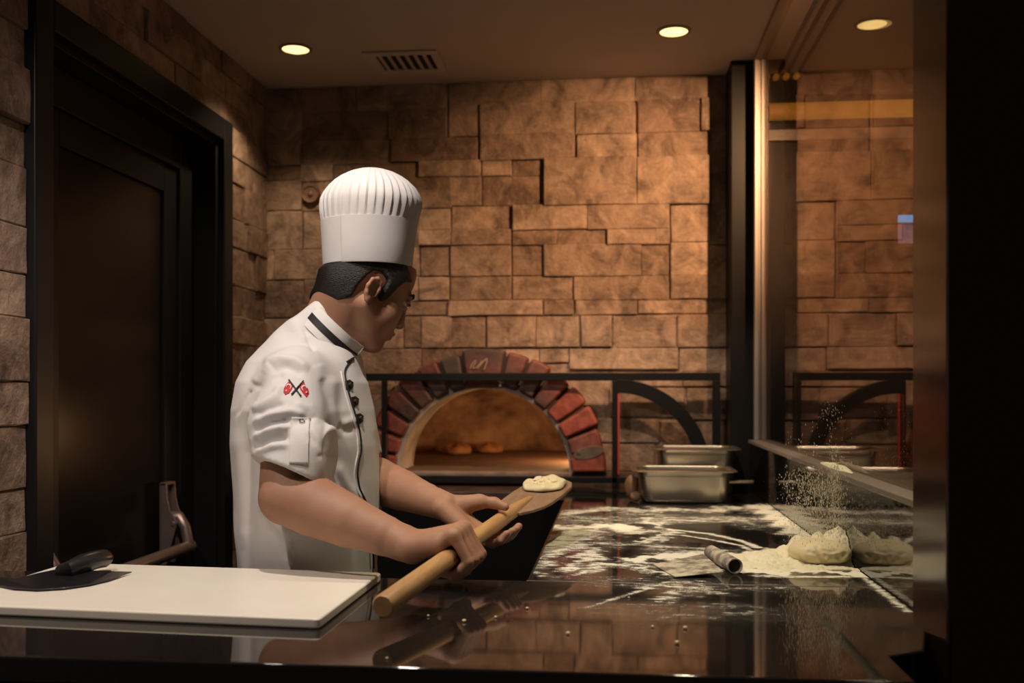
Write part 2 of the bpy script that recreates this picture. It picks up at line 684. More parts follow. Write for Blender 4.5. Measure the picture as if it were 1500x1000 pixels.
def seg_dist2(Q2, poly):
    best = np.full(len(Q2), 1e9)
    par = np.zeros(len(Q2))
    n = len(poly) - 1
    for i in range(n):
        a = np.array(poly[i], float)
        b = np.array(poly[i + 1], float)
        e = b - a
        w = Q2 - a
        t = np.clip(w @ e / max(e @ e, 1e-9), 0, 1)
        d = np.linalg.norm(w - t[:, None] * e, axis=1)
        u = d < best
        best = np.where(u, d, best)
        par = np.where(u, (i + t) / n, par)
    return best, par

# ================================================================== THE SETTING
XL, YB, ZC = -1.48, 4.14, 2.578        # left wall, back wall, ceiling
XG = .557                              # glass
YF, YJ = 1.37, 2.022                   # worktop front edge, joint
ZT = .90                               # worktop height

k = MB(); k.box((-2.2, .2, -.05), (3.2, 5.9, 0)); tag(k.build('floor', M['floor']), kind='structure')
k = MB(); k.box((-1.75, .9, ZC), (3.2, 4.35, ZC + .05)); tag(k.build('ceiling', M['ceiling']), kind='structure')

# ---- oven geometry shared by the wall opening
YO = 4.05
_c = ony(708, 692, YO)
OCX, OCZ = _c[0], _c[2]
OD = float((_c - CAM) @ FW)
OS = OD / F
R_IN, R_OUT, SZ = 130 * OS, 181 * OS, .985


def stone_block(mb, x0, x1, z0, z1, depth, axis, base, jit=.002):
    """a slightly uneven block: axis 'y' faces -Y at base, axis 'x' faces +X at base"""
    g = .0007
    x0 += g; x1 -= g; z0 += g; z1 -= g
    nx, nz = 4, 3
    b = min(.0035, (x1 - x0) * .2, (z1 - z0) * .2)
    fs, vs = [], []
    xs = [x0 + b, x0 + (x1 - x0) * .36, x0 + (x1 - x0) * .68, x1 - b]
    zs = [z0 + b, (z0 + z1) / 2, z1 - b]
    rx0, rx1 = random.uniform(-jit, jit), random.uniform(-jit, jit)
    for j, z in enumerate(zs):
        for i, x in enumerate(xs):
            d = depth + random.uniform(-.0018, .0018) + rx0 + (rx1 - rx0) * i / 3
            vs.append((x, z, d))
    o = len(vs)
    edge = [(0, 0), (1, 0), (2, 0), (3, 0), (3, 1), (3, 2), (2, 2), (1, 2), (0, 2), (0, 1)]
    ex = {0: x0, 3: x1}
    for (i, j) in edge:
        x = ex.get(i, xs[i]) + random.uniform(-.0015, .0015)
        z = z0 if j == 0 else z1 if j == 2 else zs[1]
        z += random.uniform(-.0012, .0012)
        vs.append((x, z, depth - .003))
    o2 = len(vs)
    for q in range(10):
        x, z, d = vs[o + q]
        vs.append((x, z, -.03))
    for j in range(2):
        for i in range(3):
            fs.append((j * 4 + i, j * 4 + i + 1, (j + 1) * 4 + i + 1, (j + 1) * 4 + i))
    for q in range(10):
        a, c = edge[q], edge[(q + 1) % 10]
        fs.append((o + q, o + (q + 1) % 10, c[1] * 4 + c[0], a[1] * 4 + a[0]))
        fs.append((o2 + q, o2 + (q + 1) % 10, o + (q + 1) % 10, o + q))
    if axis == 'y':
        mb.add([(x, base - d, z) for x, z, d in vs], fs)
    else:
        mb.add([(base + d, x, z) for x, z, d in vs], fs)


def wallpx(px, py):
    p = ony(px, py, YB - .012)
    return p[0], p[2]


w = MB()
LV = .0125
Z4 = [(40, 30, 345, 120, 1), (345, 30, 660, 112, 1), (660, 30, 904, 103, 1), (145, 120, 460, 220, 2), (460, 115, 657, 218, 2),
      (668, 105, 877, 213, .9), (878, 100, 910, 210, 2), (145, 222, 460, 302, 2.1), (465, 222, 667, 296, 1.4), (670, 215, 903, 295, 1),
      (150, 304, 250, 358, 1.3), (250, 304, 352, 358, .6), (0, 360, 150, 456, .8), (150, 360, 346, 456, .4), (355, 300, 665, 454, 2),
      (665, 296, 906, 451, 2), (48, 460, 248, 537, .2), (48, 540, 248, 588, 1.7), (251, 456, 500, 535, 1.6), (500, 456, 775, 535, 1.6),
      (251, 538, 400, 588, .8), (400, 538, 562, 588, .8), (565, 536, 775, 585, 1.6), (780, 452, 910, 578, .8), (45, 591, 248, 692, 1.2),
      (250, 590, 351, 690, .2), (356, 588, 680, 690, 1.2), (680, 588, 771, 690, .8), (778, 580, 907, 690, 1), (45, 694, 247, 771, .9),
      (250, 692, 455, 769, .2), (455, 692, 771, 770, .8), (778, 690, 907, 767, 1), (40, 774, 352, 822, 1.9), (355, 771, 456, 822, 1),
      (460, 771, 668, 820, .5), (668, 770, 907, 816, .3), (0, 826, 162, 930, .8), (167, 826, 330, 929, 1.3), (330, 826, 474, 929, 1.3),
      (480, 824, 582, 928, 1.9), (585, 824, 797, 930, .7), (802, 820, 1000, 929, 1), (100, 933, 340, 1012, .4), (340, 932, 440, 980, .5),
      (440, 932, 803, 1002, 1), (806, 933, 1000, 1045, .5), (910, 20, 1000, 210, .1), (912, 212, 1000, 345, .3), (912, 347, 1000, 586, .1),
      (912, 590, 1000, 768, .5), (912, 786, 1000, 818, .2)]
Z3 = [(12, 40, 322, 143, .6), (324, 58, 628, 139, .4), (12, 146, 143, 250, .7), (145, 146, 429, 240, .6), (431, 140, 626, 235, 1.7),
      (630, 36, 740, 226, 1), (8, 252, 138, 322, .8), (140, 243, 438, 318, .9), (440, 237, 729, 306, 1.9), (4, 324, 135, 373, 0),
      (137, 320, 246, 376, 1), (246, 320, 528, 372, .6), (530, 308, 738, 360, 1.7), (6, 376, 141, 473, 1), (143, 378, 215, 475, .6),
      (215, 375, 500, 475, .6), (500, 362, 640, 465, 1), (4, 477, 144, 602, 1), (146, 477, 300, 600, .7), (300, 477, 528, 545, .5),
      (530, 468, 636, 537, .6), (530, 540, 640, 590, 1.7), (0, 605, 47, 705, .6), (49, 604, 300, 702, .9), (300, 548, 534, 690, .6),
      (536, 595, 632, 692, .7), (0, 708, 150, 830, .8), (150, 704, 400, 826, 1), (400, 692, 530, 775, .6), (530, 695, 632, 772, .9),
      (0, 834, 330, 962, .9), (330, 778, 628, 822, .8), (330, 826, 480, 932, .9), (482, 826, 538, 930, .7), (540, 826, 640, 930, 1),
      (0, 965, 300, 1062, .6), (300, 935, 540, 1030, .7), (540, 934, 740, 1010, .6)]
PXR = [(895, 545, 1000, 566, .4), (1000, 541, 1080, 566, .8), (893, 568, 1003, 611, .6), (1005, 568, 1080, 615, 1), (870, 613, 965, 648, .7),
       (967, 617, 1080, 655, .4), (875, 650, 960, 690, .6), (962, 657, 1080, 722, .5), (820, 692, 960, 765, .3), (382, 568, 470, 640, .5),
       (470, 556, 575, 612, .8), (382, 642, 520, 700, .8), (470, 614, 560, 640, .4), (520, 642, 560, 700, .3), (382, 702, 470, 790, .5),
       (470, 702, 562, 760, .9), (382, 792, 600, 900, .5), (382, 902, 600, 1010, .7)]
rects = [(640 + a / 2.273, 100 + b / 2.273, 640 + c / 2.273, 100 + d / 2.273, l) for a, b, c, d, l in Z4]
rects += [(380 + a / 2.2725, 100 + b / 2.2725, 380 + c / 2.2725, 100 + d / 2.2725, l) for a, b, c, d, l in Z3]
rects += PXR
for (a, b, c, d, l) in rects:
    x0, z1 = wallpx(a, b)
    x1, z0 = wallpx(c, d)
    if b < 125:
        z1 = ZC
    if a < 388:
        x0 = XL - .01
    stone_block(w, x0, x1, z0, z1, .004 + l * LV, 'y', YB)
# rough bed behind the blocks, with the arched opening of the oven left free
RO = R_IN + .04
xs = [OCX - RO * math.cos(math.pi * i / 24) for i in range(25)]
zh = [OCZ + RO * SZ * math.sin(math.pi * i / 24) for i in range(25)]
w.box((XL - .02, YB, 0), (xs[0], YB + .2, ZC))
w.box((xs[-1], YB, 0), (.60, YB + .2, ZC))
for i in range(24):
    q = [(xs[i], YB, zh[i]), (xs[i + 1], YB, zh[i + 1]), (xs[i + 1], YB, ZC), (xs[i], YB, ZC)]
    w.hexa(q, [(x, y + .2, z) for x, y, z in q])
w.box((xs[0], YB, 0), (xs[-1], YB + .2, OCZ - .06))
tag(w.build('wall_back', M['stone'], smooth=False), kind='structure')

# ---- left wall, with the door opening
DY0, DY1, DZ = 2.385, 3.70, 2.313
w = MB()
rows = [0, .13, .29, .40, .55, .66, .80, .93, 1.04, 1.20, 1.31, 1.47, 1.58, 1.70, 1.85, 1.96, 2.10, 2.20, DZ, 2.40, 2.50, ZC]
for i in range(len(rows) - 1):
    z0, z1 = rows[i], rows[i + 1]
    for (ya, yb) in (((1.2, YB - .005),) if z0 >= DZ - .01 else ((1.2, DY0), (DY1, YB - .005))):
        y = ya
        while y < yb - .01:
            ln = random.uniform(.2, .48) if yb - ya > .6 else random.uniform(.14, .32)
            e = y + ln
            if yb - e < .12:
                e = yb
            stone_block(w, y, e, z0, z1, .004 + random.choice((.2, .5, .8, 1.2, 1.7)) * .010, 'x', XL - .012)
            y = e
w.box((XL - .25, 1.2, 0), (XL - .012, DY0 + .001, ZC))
w.box((XL - .25, DY1 - .001, 0), (XL - .012, YB + .2, ZC))
w.box((XL - .25, DY0, DZ - .001), (XL - .012, DY1, ZC))
tag(w.build('wall_left', M['stone'], smooth=False), kind='structure')

# ---- door: casing, leaf in three steps, panic bar
door = tag(bpy.data.objects.new('door_1', None), kind='structure')
COL.objects.link(door)
door.location = (XL, 3.04, 0)
door.matrix_world


def dpart(mb, name, m, bevel=.003):
    return mb.build(name, m, None, bevel=bevel)


def ring(mb, xa, xb, ya, yb, zt, wd):
    mb.box((xa, ya, 0), (xb, ya + wd, zt))
    mb.box((xa, yb - wd, 0), (xb, yb, zt))
    mb.box((xa, ya + wd, zt - wd), (xb, yb - wd, zt))


parts = []
c = MB(); ring(c, XL - .10, XL + .022, DY0, DY1, DZ, .085); parts.append(dpart(c, 'casing', M['black_paint'], .006))
c = MB(); ring(c, XL - .16, XL - .004, DY0 + .085, DY1 - .085, DZ - .085, .022); parts.append(dpart(c, 'jamb', M['black_paint']))
XD = XL - .09
c = MB()
ring(c, XD - .05, XD, DY0 + .107, DY1 - .107, DZ - .107, .115)
ring(c, XD - .05, XD - .014, DY0 + .222, DY1 - .222, DZ - .222, .10)
leaf = dpart(c, 'door_leaf', M['black_paint'], .004); parts.append(leaf)
c = MB(); c.box((XD - .05, DY0 + .322, 0.02), (XD - .026, DY1 - .322, DZ - .322)); pn = c.build('door_panel', M['door_panel'], leaf, bevel=.002)
# panic bar
YR = float(onx(268, 790, XL - .02)[1])
YLb = float(onx(52, 790, XD + .03)[1])
ZBAR = float(onx(262, 806, XL - .0)[2])
c = MB(); c.tube([(XL + .0, YLb - .02, ZBAR), (XL, YLb + .2, ZBAR), (XL, YR - .25, ZBAR), (XL, YR + .02, ZBAR)], .021, 20)
bar = c.build('panic_bar', M['bar_metal'], leaf)
for yb in (YLb + .01, YR):
    c = MB()
    prof = [(0, .225), (.022, .225), (.026, .17), (.036, .13), (.055, .10), (.058, .075), (.045, .03), (.03, -.03), (.022, -.06), (0, -.06)]
    c.prism([(XD + .002 + a, yb - .034, ZBAR + b) for a, b in prof], (0, .006, 0))
    c.prism([(XD + .002 + a, yb + .034, ZBAR + b) for a, b in prof], (0, .006, 0))
    c.box((XD, yb - .034, ZBAR - .06), (XD + .006, yb + .034, ZBAR + .225))
    c.box((XD, yb - .034, ZBAR + .217), (XD + .024, yb + .04, ZBAR + .226))
    c.tube([(XD + .03, yb + .0, ZBAR + .105), (XD + .055, yb + .0, ZBAR + .105), (XD + .078, yb, ZBAR + .07), (XL + .0, yb, ZBAR + .012)], [.02, .02, .018, .019], 12)
    c.tube([(XD + .05, yb - .038, ZBAR + .085), (XD + .05, yb + .046, ZBAR + .085)], .008, 10)
    c.build('bar_bracket', M['bar_metal'], bar, bevel=.0015)
for p in parts:
    p.parent = door
    p.matrix_parent_inverse = Matrix.Translation(-Vector(door.location))

# ---- right side: upstand, rail, glass, pillar, post
k = MB(); k.box((.525, 1.70, .60), (.575, 3.94, 1.083)); tag(k.build('wall_right', M['upstand'], bevel=.002), kind='structure')
k = MB(); k.box((.514, 1.705, 1.0835), (.582, 3.925, 1.098)); tag(k.build('trim_1', M['alu'], bevel=.004), kind='structure')
k = MB(); k.box((XG, 1.72, 1.098), (XG + .008, 3.90, ZC - .006))
win = k.build('window_1', M['glass'], smooth=False); tag(win, kind='structure')
k = MB(); k.box((.534, 3.895, 1.098), (.553, 3.915, ZC - .012)); k.box((.560, 3.895, 1.098), (.574, 3.915, ZC - .012)); k.box((.534, 3.905, 1.098), (.574, 3.925, ZC - .012))
k.build('window_frame', M['alu'], win, bevel=.004)
k = MB(); k.box((.535, 1.74, ZC - .022), (.58, 3.9, ZC - .0005)); k.build('ceiling_channel', M['lamp_rim'], win, bevel=.002)
k = MB(); k.box((.452, 3.96, 0), (.60, 4.16, ZC)); tag(k.build('trim_2', M['black_paint'], bevel=.006), kind='structure')
k = MB(); k.box((.497, 1.55, .0), (1.35, 1.735, ZC)); tag(k.build('trim_3', M['brown_gloss'], bevel=.010, seg=3), kind='structure')
k = MB()
for x in (.655, .69, .735):
    k.box((x, 2.2, ZC - .012), (x + .012, 4.1, ZC - .0005))
tag(k.build('trim_4', M['black_matte'], bevel=.001), kind='structure')
# the dim room beyond the glass
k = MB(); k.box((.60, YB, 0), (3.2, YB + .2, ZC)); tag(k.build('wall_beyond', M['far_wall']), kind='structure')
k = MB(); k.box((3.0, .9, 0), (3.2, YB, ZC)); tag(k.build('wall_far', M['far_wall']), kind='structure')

# ================================================================== COUNTERS
wt = thing('worktop', 'polished black stone worktop dusted with flour, running along the front and right', 'worktop')
k = MB()
poly = [(XL + .012, YF), (.40, YF), (.40, 1.50), (.46, 1.54), (.524, 1.74), (.524, YJ - .0008), (XL + .012, YJ - .0008)]
k.prism([(x, y, ZT - .04) for x, y in poly], (0, 0, .04)); k.build('front_slab', M['granite'], wt, bevel=.004)
XS = -.178
k = MB(); k.prism([(x, y, ZT - .04) for x, y in ((XS, YJ + .0008), (.524, YJ + .0008), (.524, 3.955), (.448, 3.955), (.448, 4.045), (XS, 4.045))], (0, 0, .04)); k.build('side_slab', M['granite'], wt, bevel=.003)
k = MB(); k.box((XS, YJ - .0014, ZT - .03), (.522, YJ + .0014, ZT + .0002)); k.build('joint_strip', M['sill'], wt, bevel=0)

k = MB(); k.box((XL + .02, YF + .03, 0), (.39, 1.98, ZT - .04))
tag(k.build('counter_base', M['black_matte'], bevel=.003), 'plain black cabinet body carrying the front run of the worktop', 'counter')
k = MB(); k.box((XS + .02, YJ + .02, 0), (.52, 3.95, ZT - .04))
tag(k.build('counter_base', M['black_matte'], bevel=.003), 'plain black cabinet body carrying the right run beside the glass', 'counter')

# ================================================================== PIZZA OVEN
oven = thing('pizza_oven', 'brick arched pizza oven glowing inside, set in the stone wall', 'oven')


def arch(rad, a, y):
    return (OCX + rad * math.cos(a), y, OCZ + rad * SZ * math.sin(a))


# voussoirs: keystone wider than the rest
half = R(10.8)
step = (math.pi / 2 - half) / 7
spans = [(i * step, (i + 1) * step) for i in range(7)] + [(math.pi / 2 - half, math.pi / 2 + half)] + \
        [(math.pi / 2 + half + i * step, math.pi / 2 + half + (i + 1) * step) for i in range(7)]
RED, DRED, SOOT = (.27, .060, .040), (.16, .045, .032), (.065, .042, .034)
tone_out = [RED, (.2, .05, .035), RED, RED, RED, DRED, DRED, SOOT, SOOT, DRED, (.2, .05, .035), DRED, RED, RED, RED]
tone_in = [RED, (.16, .06, .045), RED, RED, SOOT, SOOT, SOOT, DRED, SOOT, SOOT, SOOT, SOOT, DRED, RED, RED]


def voussoir(sp, col_o, col_i, name, parent):
    a0, a1 = sp[0] + .014, sp[1] - .014
    mb = MB()
    n = 5
    r0, r1 = R_IN * random.uniform(.99, 1.02), R_OUT * random.uniform(.985, 1.02)
    rings = []
    y0 = YO - .015 + random.uniform(-.006, .006)
    ri = []
    for i in range(n):
        a = a0 + (a1 - a0) * i / (n - 1)
        ri.append([arch(r0, a, y0), arch((r0 + r1) / 2, a, y0 - .004), arch(r1, a, y0 + .002), arch(r1, a, YB - .002), arch(r0, a, YB - .002)])
    mb.rings(ri)
    o = mb.build(name, M['brick'], parent, bevel=.012, seg=3)
    me = o.data
    at = me.color_attributes.new('tone', 'FLOAT_COLOR', 'POINT')
    for v in me.vertices:
        rr = math.hypot(v.co.x - OCX, (v.co.z - OCZ) / SZ)
        t = min(max((rr - R_IN) / (R_OUT - R_IN), 0), 1)
        at.data[v.index].color = [ci + (co - ci) * t for ci, co in zip(col_i, col_o)] + [1]
    return o


for i, sp in enumerate(spans):
    if i != 7:
        voussoir(sp, tone_out[i], tone_in[i], 'arch_brick', oven)
ks = voussoir(spans[7], (.06, .034, .03), (.17, .045, .033), 'keystone', oven)
ks['label'] = 'dark wedge keystone with a scratched signature'
s = MB()
KZ = [(430, 520), (455, 450), (500, 380), (560, 335), (545, 400), (500, 470), (490, 520), (560, 500), (630, 430), (700, 345), (690, 350)]
KZ2 = [(590, 525), (680, 410), (780, 310), (800, 300), (795, 370), (765, 460), (735, 545)]
for kz in (KZ, KZ2):
    s.tube([ony(660 + x / 15, 505 + y / 15, YO - .019) for x, y in kz], .0022, 6)
s.build('signature', M['scratch'], ks)
tg = MB()
tc_ = ony(862, 663, YO - .026)
tg.prism([(tc_[0] + .062 * math.cos(a) + .0 * math.sin(a), tc_[1], tc_[2] + .026 * math.sin(a) + .012 * math.cos(a)) for a in np.linspace(0, 2 * math.pi, 25)[:-1]], (0, .012, 0))
tgo = tg.build('metal_tag', M['tag'], oven, bevel=.002)
tg = MB(); tg.tube([tc_ + np.array([-.038, -.006, .004]), tc_ + np.array([-.038, .006, .004])], .008, 12); tg.build('rivet', M['steel'], tgo)
# mortar ring behind the bricks
mb = MB()
A = [math.pi * i / 40 for i in range(41)]
mb.rings([[arch(R_IN + .012, a, YO + .012), arch(R_OUT - .012, a, YO + .012), arch(R_OUT - .012, a, YB - .001), arch(R_IN + .012, a, YB - .001)] for a in A])
mb.build('mortar_bed', M['mortar'], oven)
# grey lining of the mouth, running in to the chamber
mb = MB()
Rl = R_IN - .012
mb.rings([[arch(Rl, a, YO + .015), arch(R_IN + .012, a, YO + .015), arch(R_IN + .012, a, YO + .30), arch(Rl, a, YO + .30)] for a in A])
mb.build('mouth_lining', M['plaster'], oven)
# chamber: a dome open at the mouth
ZF = OCZ + .004
RC, CY = .66, YO + .30 + .52
mb = MB()
nA, nE = 48, 14
vs, fs = [], []
rnd = np.random.default_rng(3)
for j in range(nE + 1):
    e = math.pi / 2 * j / nE
    for i in range(nA):
        a = 2 * math.pi * i / nA
        vs.append((OCX + RC * math.cos(e) ** .8 * math.cos(a), CY + RC * 1.12 * math.cos(e) ** .8 * math.sin(a), ZF - .01 + .46 * math.sin(e) ** .9))
for j in range(nE):
    for i in range(nA):
        q = (j * nA + i, j * nA + (i + 1) % nA, (j + 1) * nA + (i + 1) % nA, (j + 1) * nA + i)
        cc = np.mean([vs[t] for t in q], axis=0)
        if cc[1] < YO + .36 and math.hypot(cc[0] - OCX, (cc[2] - OCZ) / SZ) < R_IN + .06:
            continue
        if cc[1] < YO + .26:
            continue
        fs.append(q)
mb.add(vs, fs)
dome = mb.build('dome', M['clay'], oven, fix=False)
so = dome.modifiers.new('thick', 'SOLIDIFY'); so.thickness = .04; so.offset = -1 if True else 1
mb = MB(); mb.box((OCX - .7, YO + .02, ZF - .06), (OCX + .7, CY + .72, ZF)); mb.build('hearth_floor', M['hearth'], oven, bevel=.002)
mb = MB(); mb.box((OCX - R_IN - .02, YO - .03, OCZ - .042), (OCX + R_IN - .0, YO + .03, ZF + .001)); mb.build('mouth_sill', M['sill'], oven, bevel=.006)
mb = MB(); mb.box((XL + .05, 3.78, 0), (XS - .004, YO + .08, ZT - .03)); mb.build('oven_base', M['black_matte'], oven, bevel=.006)
mb = MB(); mb.box((XL + .05, 3.775, ZT - .03), (XS - .002, YO + .08, ZT - .0005)); mb.build('oven_shelf', M['ledge'], oven, bevel=.003)
mb = MB(); mb.box((OCX - .62, YO + .09, .3), (OCX + .62, CY + .7, ZF - .06)); mb.build('masonry_core', M['mortar'], oven)

# breads baking in it
for i, (px, py, wpx, lab) in enumerate(((668, 665, 42, 'left round flatbread baking on the oven floor'), (716, 663, 41, 'right round flatbread baking on the oven floor'))):
    c = onz(px, py, ZF)
    d = float((c - CAM) @ FW)
    rr = wpx / 2 * d / F
    mb = MB()
    rg = []
    prof = [(.9, .0), (1.04, .008), (1.06, .022), (.98, .036), (.84, .045), (.66, .048), (.4, .053), (.12, .055)]
    ph = random.uniform(0, 6)
    for (f, h) in prof:
        rg.append([(c[0] + rr * f * (1 + .05 * math.sin(3 * t + ph)) * math.cos(t), c[1] + rr * f * 1.2 * math.sin(t), ZF + h * (1 + .12 * math.sin(5 * t + ph))) for t in np.linspace(0, 2 * math.pi, 33)[:-1]])
    mb.rings(rg)
    o = mb.build('flatbread', M['bread'], sub=1)
    tag(o, lab, 'bread')

# ================================================================== METAL GUARD FRAME IN FRONT OF THE OVEN
guard = thing('guard_frame', 'black metal bar frame with a quarter arch in front of the oven wall', 'frame')
YG = 4.0


def gx(px):
    return float(ony(px, 600, YG)[0])


def gz(py):
    return float(ony(800, py, YG)[2])


def gbox(name, x0, y0, x1, y1, m=None, dy=.025):
    k = MB(); k.box((gx(x0), YG - dy / 2, gz(y1)), (gx(x1), YG + dy / 2, gz(y0)))
    return k.build(name, m or M['black_paint'], guard, bevel=.0025)


gbox('top_bar', 500, 546, 1055, 557.5)
for a, b in ((559.5, 567), (896.5, 904.5), (1043.5, 1055)):
    k = gbox('upright', a, 557.5, b, 714)
    for v in k.data.vertices:
        if v.co.z < .93:
            v.co.z = ZT + .0005
gbox('bottom_bar', 545, 697.5, 1043.5, 706)
k = MB()
ac, r1, r0 = (gx(903), gz(690)), 136 * float((ony(950, 600, YG) - CAM) @ FW) / F, 116 * float((ony(950, 600, YG) - CAM) @ FW) / F
k.rings([[(ac[0] + r * math.cos(a), y, ac[1] + r * math.sin(a)) for r, y in ((r0, YG - .014), (r1, YG - .014), (r1, YG + .014), (r0, YG + .014))] for a in np.linspace(.0, math.pi / 2, 25)])
k.build('arch_bar', M['black_paint'], guard, bevel=.002)
k = gbox('reflection_strip', 904.5, 566, 907.5, 694, M['red_reflection'], .02)  # red strip stands in for the brick edge's reflection beside the upright
k['label'] = 'thin red strip painted as the brick reflection along the upright'

# ================================================================== CEILING FITTINGS
LAMPS = []


def downlight(x, y, label, power, aim=None, size=100, blend=.6, color=(1, .76, .50), seen=True, rad=.03):
    t = None
    if seen:
        t = thing('downlight', label, 'ceiling light', 'ceiling downlights')
        t.location = (x, y, ZC)
    if seen:
        mb = MB()
        n = 40
        rg = []
        for r_, z in ((.050, 0), (.062, 0), (.062, -.004), (.056, -.007), (.0505, -.006), (.050, -.002)):
            rg.append([(r_ * math.cos(2 * math.pi * i / n), r_ * math.sin(2 * math.pi * i / n), z) for i in range(n)])
        mb.rings(rg + [rg[0]], cap0=False, cap1=False)
        mb.build('trim_ring', M['lamp_rim'], t)
        mb = MB()
        rg = []
        for r_, z in ((.0495, -.001), (.0495, -.004), (.04, -.0075), (.02, -.0095), (.004, -.010)):
            rg.append([(r_ * math.cos(2 * math.pi * i / n), r_ * math.sin(2 * math.pi * i / n), z) for i in range(n)])
        mb.rings(rg)
        mb.build('lens', M['lens'], t)
    l = bpy.data.lights.new('lamp_bulb', 'SPOT')
    l.energy = power
    l.color = color
    l.spot_size = R(size)
    l.spot_blend = blend
    l.shadow_soft_size = rad
    lo = bpy.data.objects.new('lamp_bulb', l)
    COL.objects.link(lo)
    if seen:
        lo.parent = t
        lo.location = (0, 0, -.045)
    else:
        lo.location = (x, y, ZC - .045)
    if aim:
        v = Vector(aim) - Vector((x, y, ZC - .045))
        lo.rotation_euler = v.to_track_quat('-Z', 'Y').to_euler()
    return t


L1 = onz(433, 71, ZC)
L2 = onz(987, 45, ZC)

vt = thing('ceiling_vent', 'square white air vent grille set in the brown ceiling', 'vent')
q = [onz(*p, ZC) for p in ((531, 77), (633, 72), (651, 101), (560, 107))]
vc = np.mean(q, axis=0)
sx, sy = .145, .125
vt.location = tuple(vc)
k = MB()
for a, b in (((-sx, -sy, -.008), (sx, -sy + .038, -.0005)), ((-sx, sy - .038, -.008), (sx, sy, -.0005)), ((-sx, -sy + .038, -.008), (-sx + .045, sy - .038, -.0005)), ((sx - .03, -sy + .038, -.008), (sx, sy - .038, -.0005))):
    k.box(a, b)
k.build('vent_frame', M['vent'], vt, bevel=.002)
k = MB(); k.box((-sx + .04, -sy + .03, -.002), (sx - .028, sy - .03, -.0006)); k.build('vent_shaft', M['vent_dark'], vt)
k = MB()
for i in range(6):
    x = -sx + .062 + i * .0345
    k.add([(x - .010, -sy + .036, -.003), (x + .006, -sy + .036, -.0085), (x + .008, -sy + .036, -.0075), (x - .008, -sy + .036, -.002),
           (x - .010, sy - .036, -.003), (x + .006, sy - .036, -.0085), (x + .008, sy - .036, -.0075), (x - .008, sy - .036, -.002)],
          [(0, 1, 2, 3), (7, 6, 5, 4), (0, 4, 5, 1), (1, 5, 6, 2), (2, 6, 7, 3), (3, 7, 4, 0)])
k.build('vent_slats', M['vent'], vt, smooth=False)

# round fitting on the stone wall
pc = ony(455, 284, YB - .028)
rp = 13.5 * float((pc - CAM) @ FW) / F
k = MB()
rg = []
for f, dy in ((1, .022), (1, -.004), (.92, -.009), (.80, -.008), (.76, -.003), (.3, -.003), (.26, -.010), (.1, -.012)):
    rg.append([(pc[0] + rp * f * math.cos(t), pc[1] + dy, pc[2] + rp * f * math.sin(t)) for t in np.linspace(0, 2 * math.pi, 33)[:-1]])
k.rings(rg)
o = k.build('wall_fitting', M['plaque'])
tag(o, 'small round bronze fitting on the stone wall left of the hat', 'wall fitting')

# ---- beyond the glass
a, b = ony(1060, 166, YB - .03), ony(1420, 166, YB - .03)
k = MB(); k.tube([(.62, YB - .03, a[2]), (1.7, YB - .03, a[2])], .034, 14)
tag(k.build('light_strip', M['amber']), 'long amber light strip high on the wall beyond the glass', 'light')
k = MB(); k.box((.62, YB - .02, float(ony(1200, 206, YB)[2])), (1.7, YB - .001, float(ony(1200, 190, YB)[2])))
tag(k.build('trim_5', M['vent'], bevel=.003), kind='structure')
for i in range(4):
    c = ony(1122 + i * 15, 113 - i * .8, YB - .02)
    c[0] = max(c[0], .615)
    k = MB(); k.tube([c + np.array([0, .018, 0]), c + np.array([0, -.004, 0]), c + np.array([0, -.012, 0])], [.012, .012, .006], 14)
    tag(k.build('pilot_lamp', M['amber']), 'tiny amber lamp in the row under the ceiling beyond the glass', 'lamp', 'amber pilot lamps')
st = thing('wall_screen', 'small blue lit screen on the wall beyond the glass', 'screen')
c0, c1 = ony(1313, 313, YB - .03), ony(1352, 358, YB - .03)
k = MB(); k.box((c0[0], YB - .03, c1[2]), (c1[0], YB - .002, c0[2])); k.build('casing', M['plastic'], st, bevel=.003)
k = MB(); k.box((c0[0] + .006, YB - .033, c0[2] - .035), (c1[0] - .006, YB - .03, c0[2] - .006)); k.build('display_top', M['screen'], st)
k = MB(); k.box((c0[0] + .006, YB - .033, c1[2] + .006), (c1[0] - .006, YB - .03, c0[2] - .04)); k.build('display_lower', M['screen2'], st)

# ================================================================== THINGS ON THE WORKTOP
# cutting board
ZB = ZT + .018
cor = [onz(-60, 884.5, ZB), onz(468, 906, ZB), onz(559, 838, ZB), onz(150, 818.5, ZB)]
# square the board up: right edge from the photograph, a real rectangle
pr0, pr1 = cor[1], cor[2]
dirf = (cor[0] - cor[1]); dirf /= np.linalg.norm(dirf)
k = MB()
q = [np.array(p) for p in (pr0, pr1, pr1 + dirf * .70, pr0 + dirf * .70)]


def round_poly(q, r, n=5):
    out = []
    for i in range(len(q)):
        p, a, b = q[i], q[i - 1], q[(i + 1) % len(q)]
        u = (a - p) / np.linalg.norm(a - p)
        v = (b - p) / np.linalg.norm(b - p)
        p0, p1 = p + u * r, p + v * r
        for t in np.linspace(0, 1, n):
            out.append((1 - t) ** 2 * p0 + 2 * t * (1 - t) * p + t * t * p1)
    return out


k.prism([(p[0], p[1], ZT + .0008) for p in round_poly(q, .012)], (0, 0, ZB - ZT - .0008))
tag(k.build('cutting_board', M['board'], bevel=.004, seg=3), 'thick white plastic cutting board lying on the black worktop', 'cutting board')

# crescent knife lying on the board
kn = thing('crescent_knife', 'half moon knife with black handle lying on the white cutting board', 'knife')
zk = ZB + .004


def kz(px, py, z=zk):
    return onz(px, py, z)


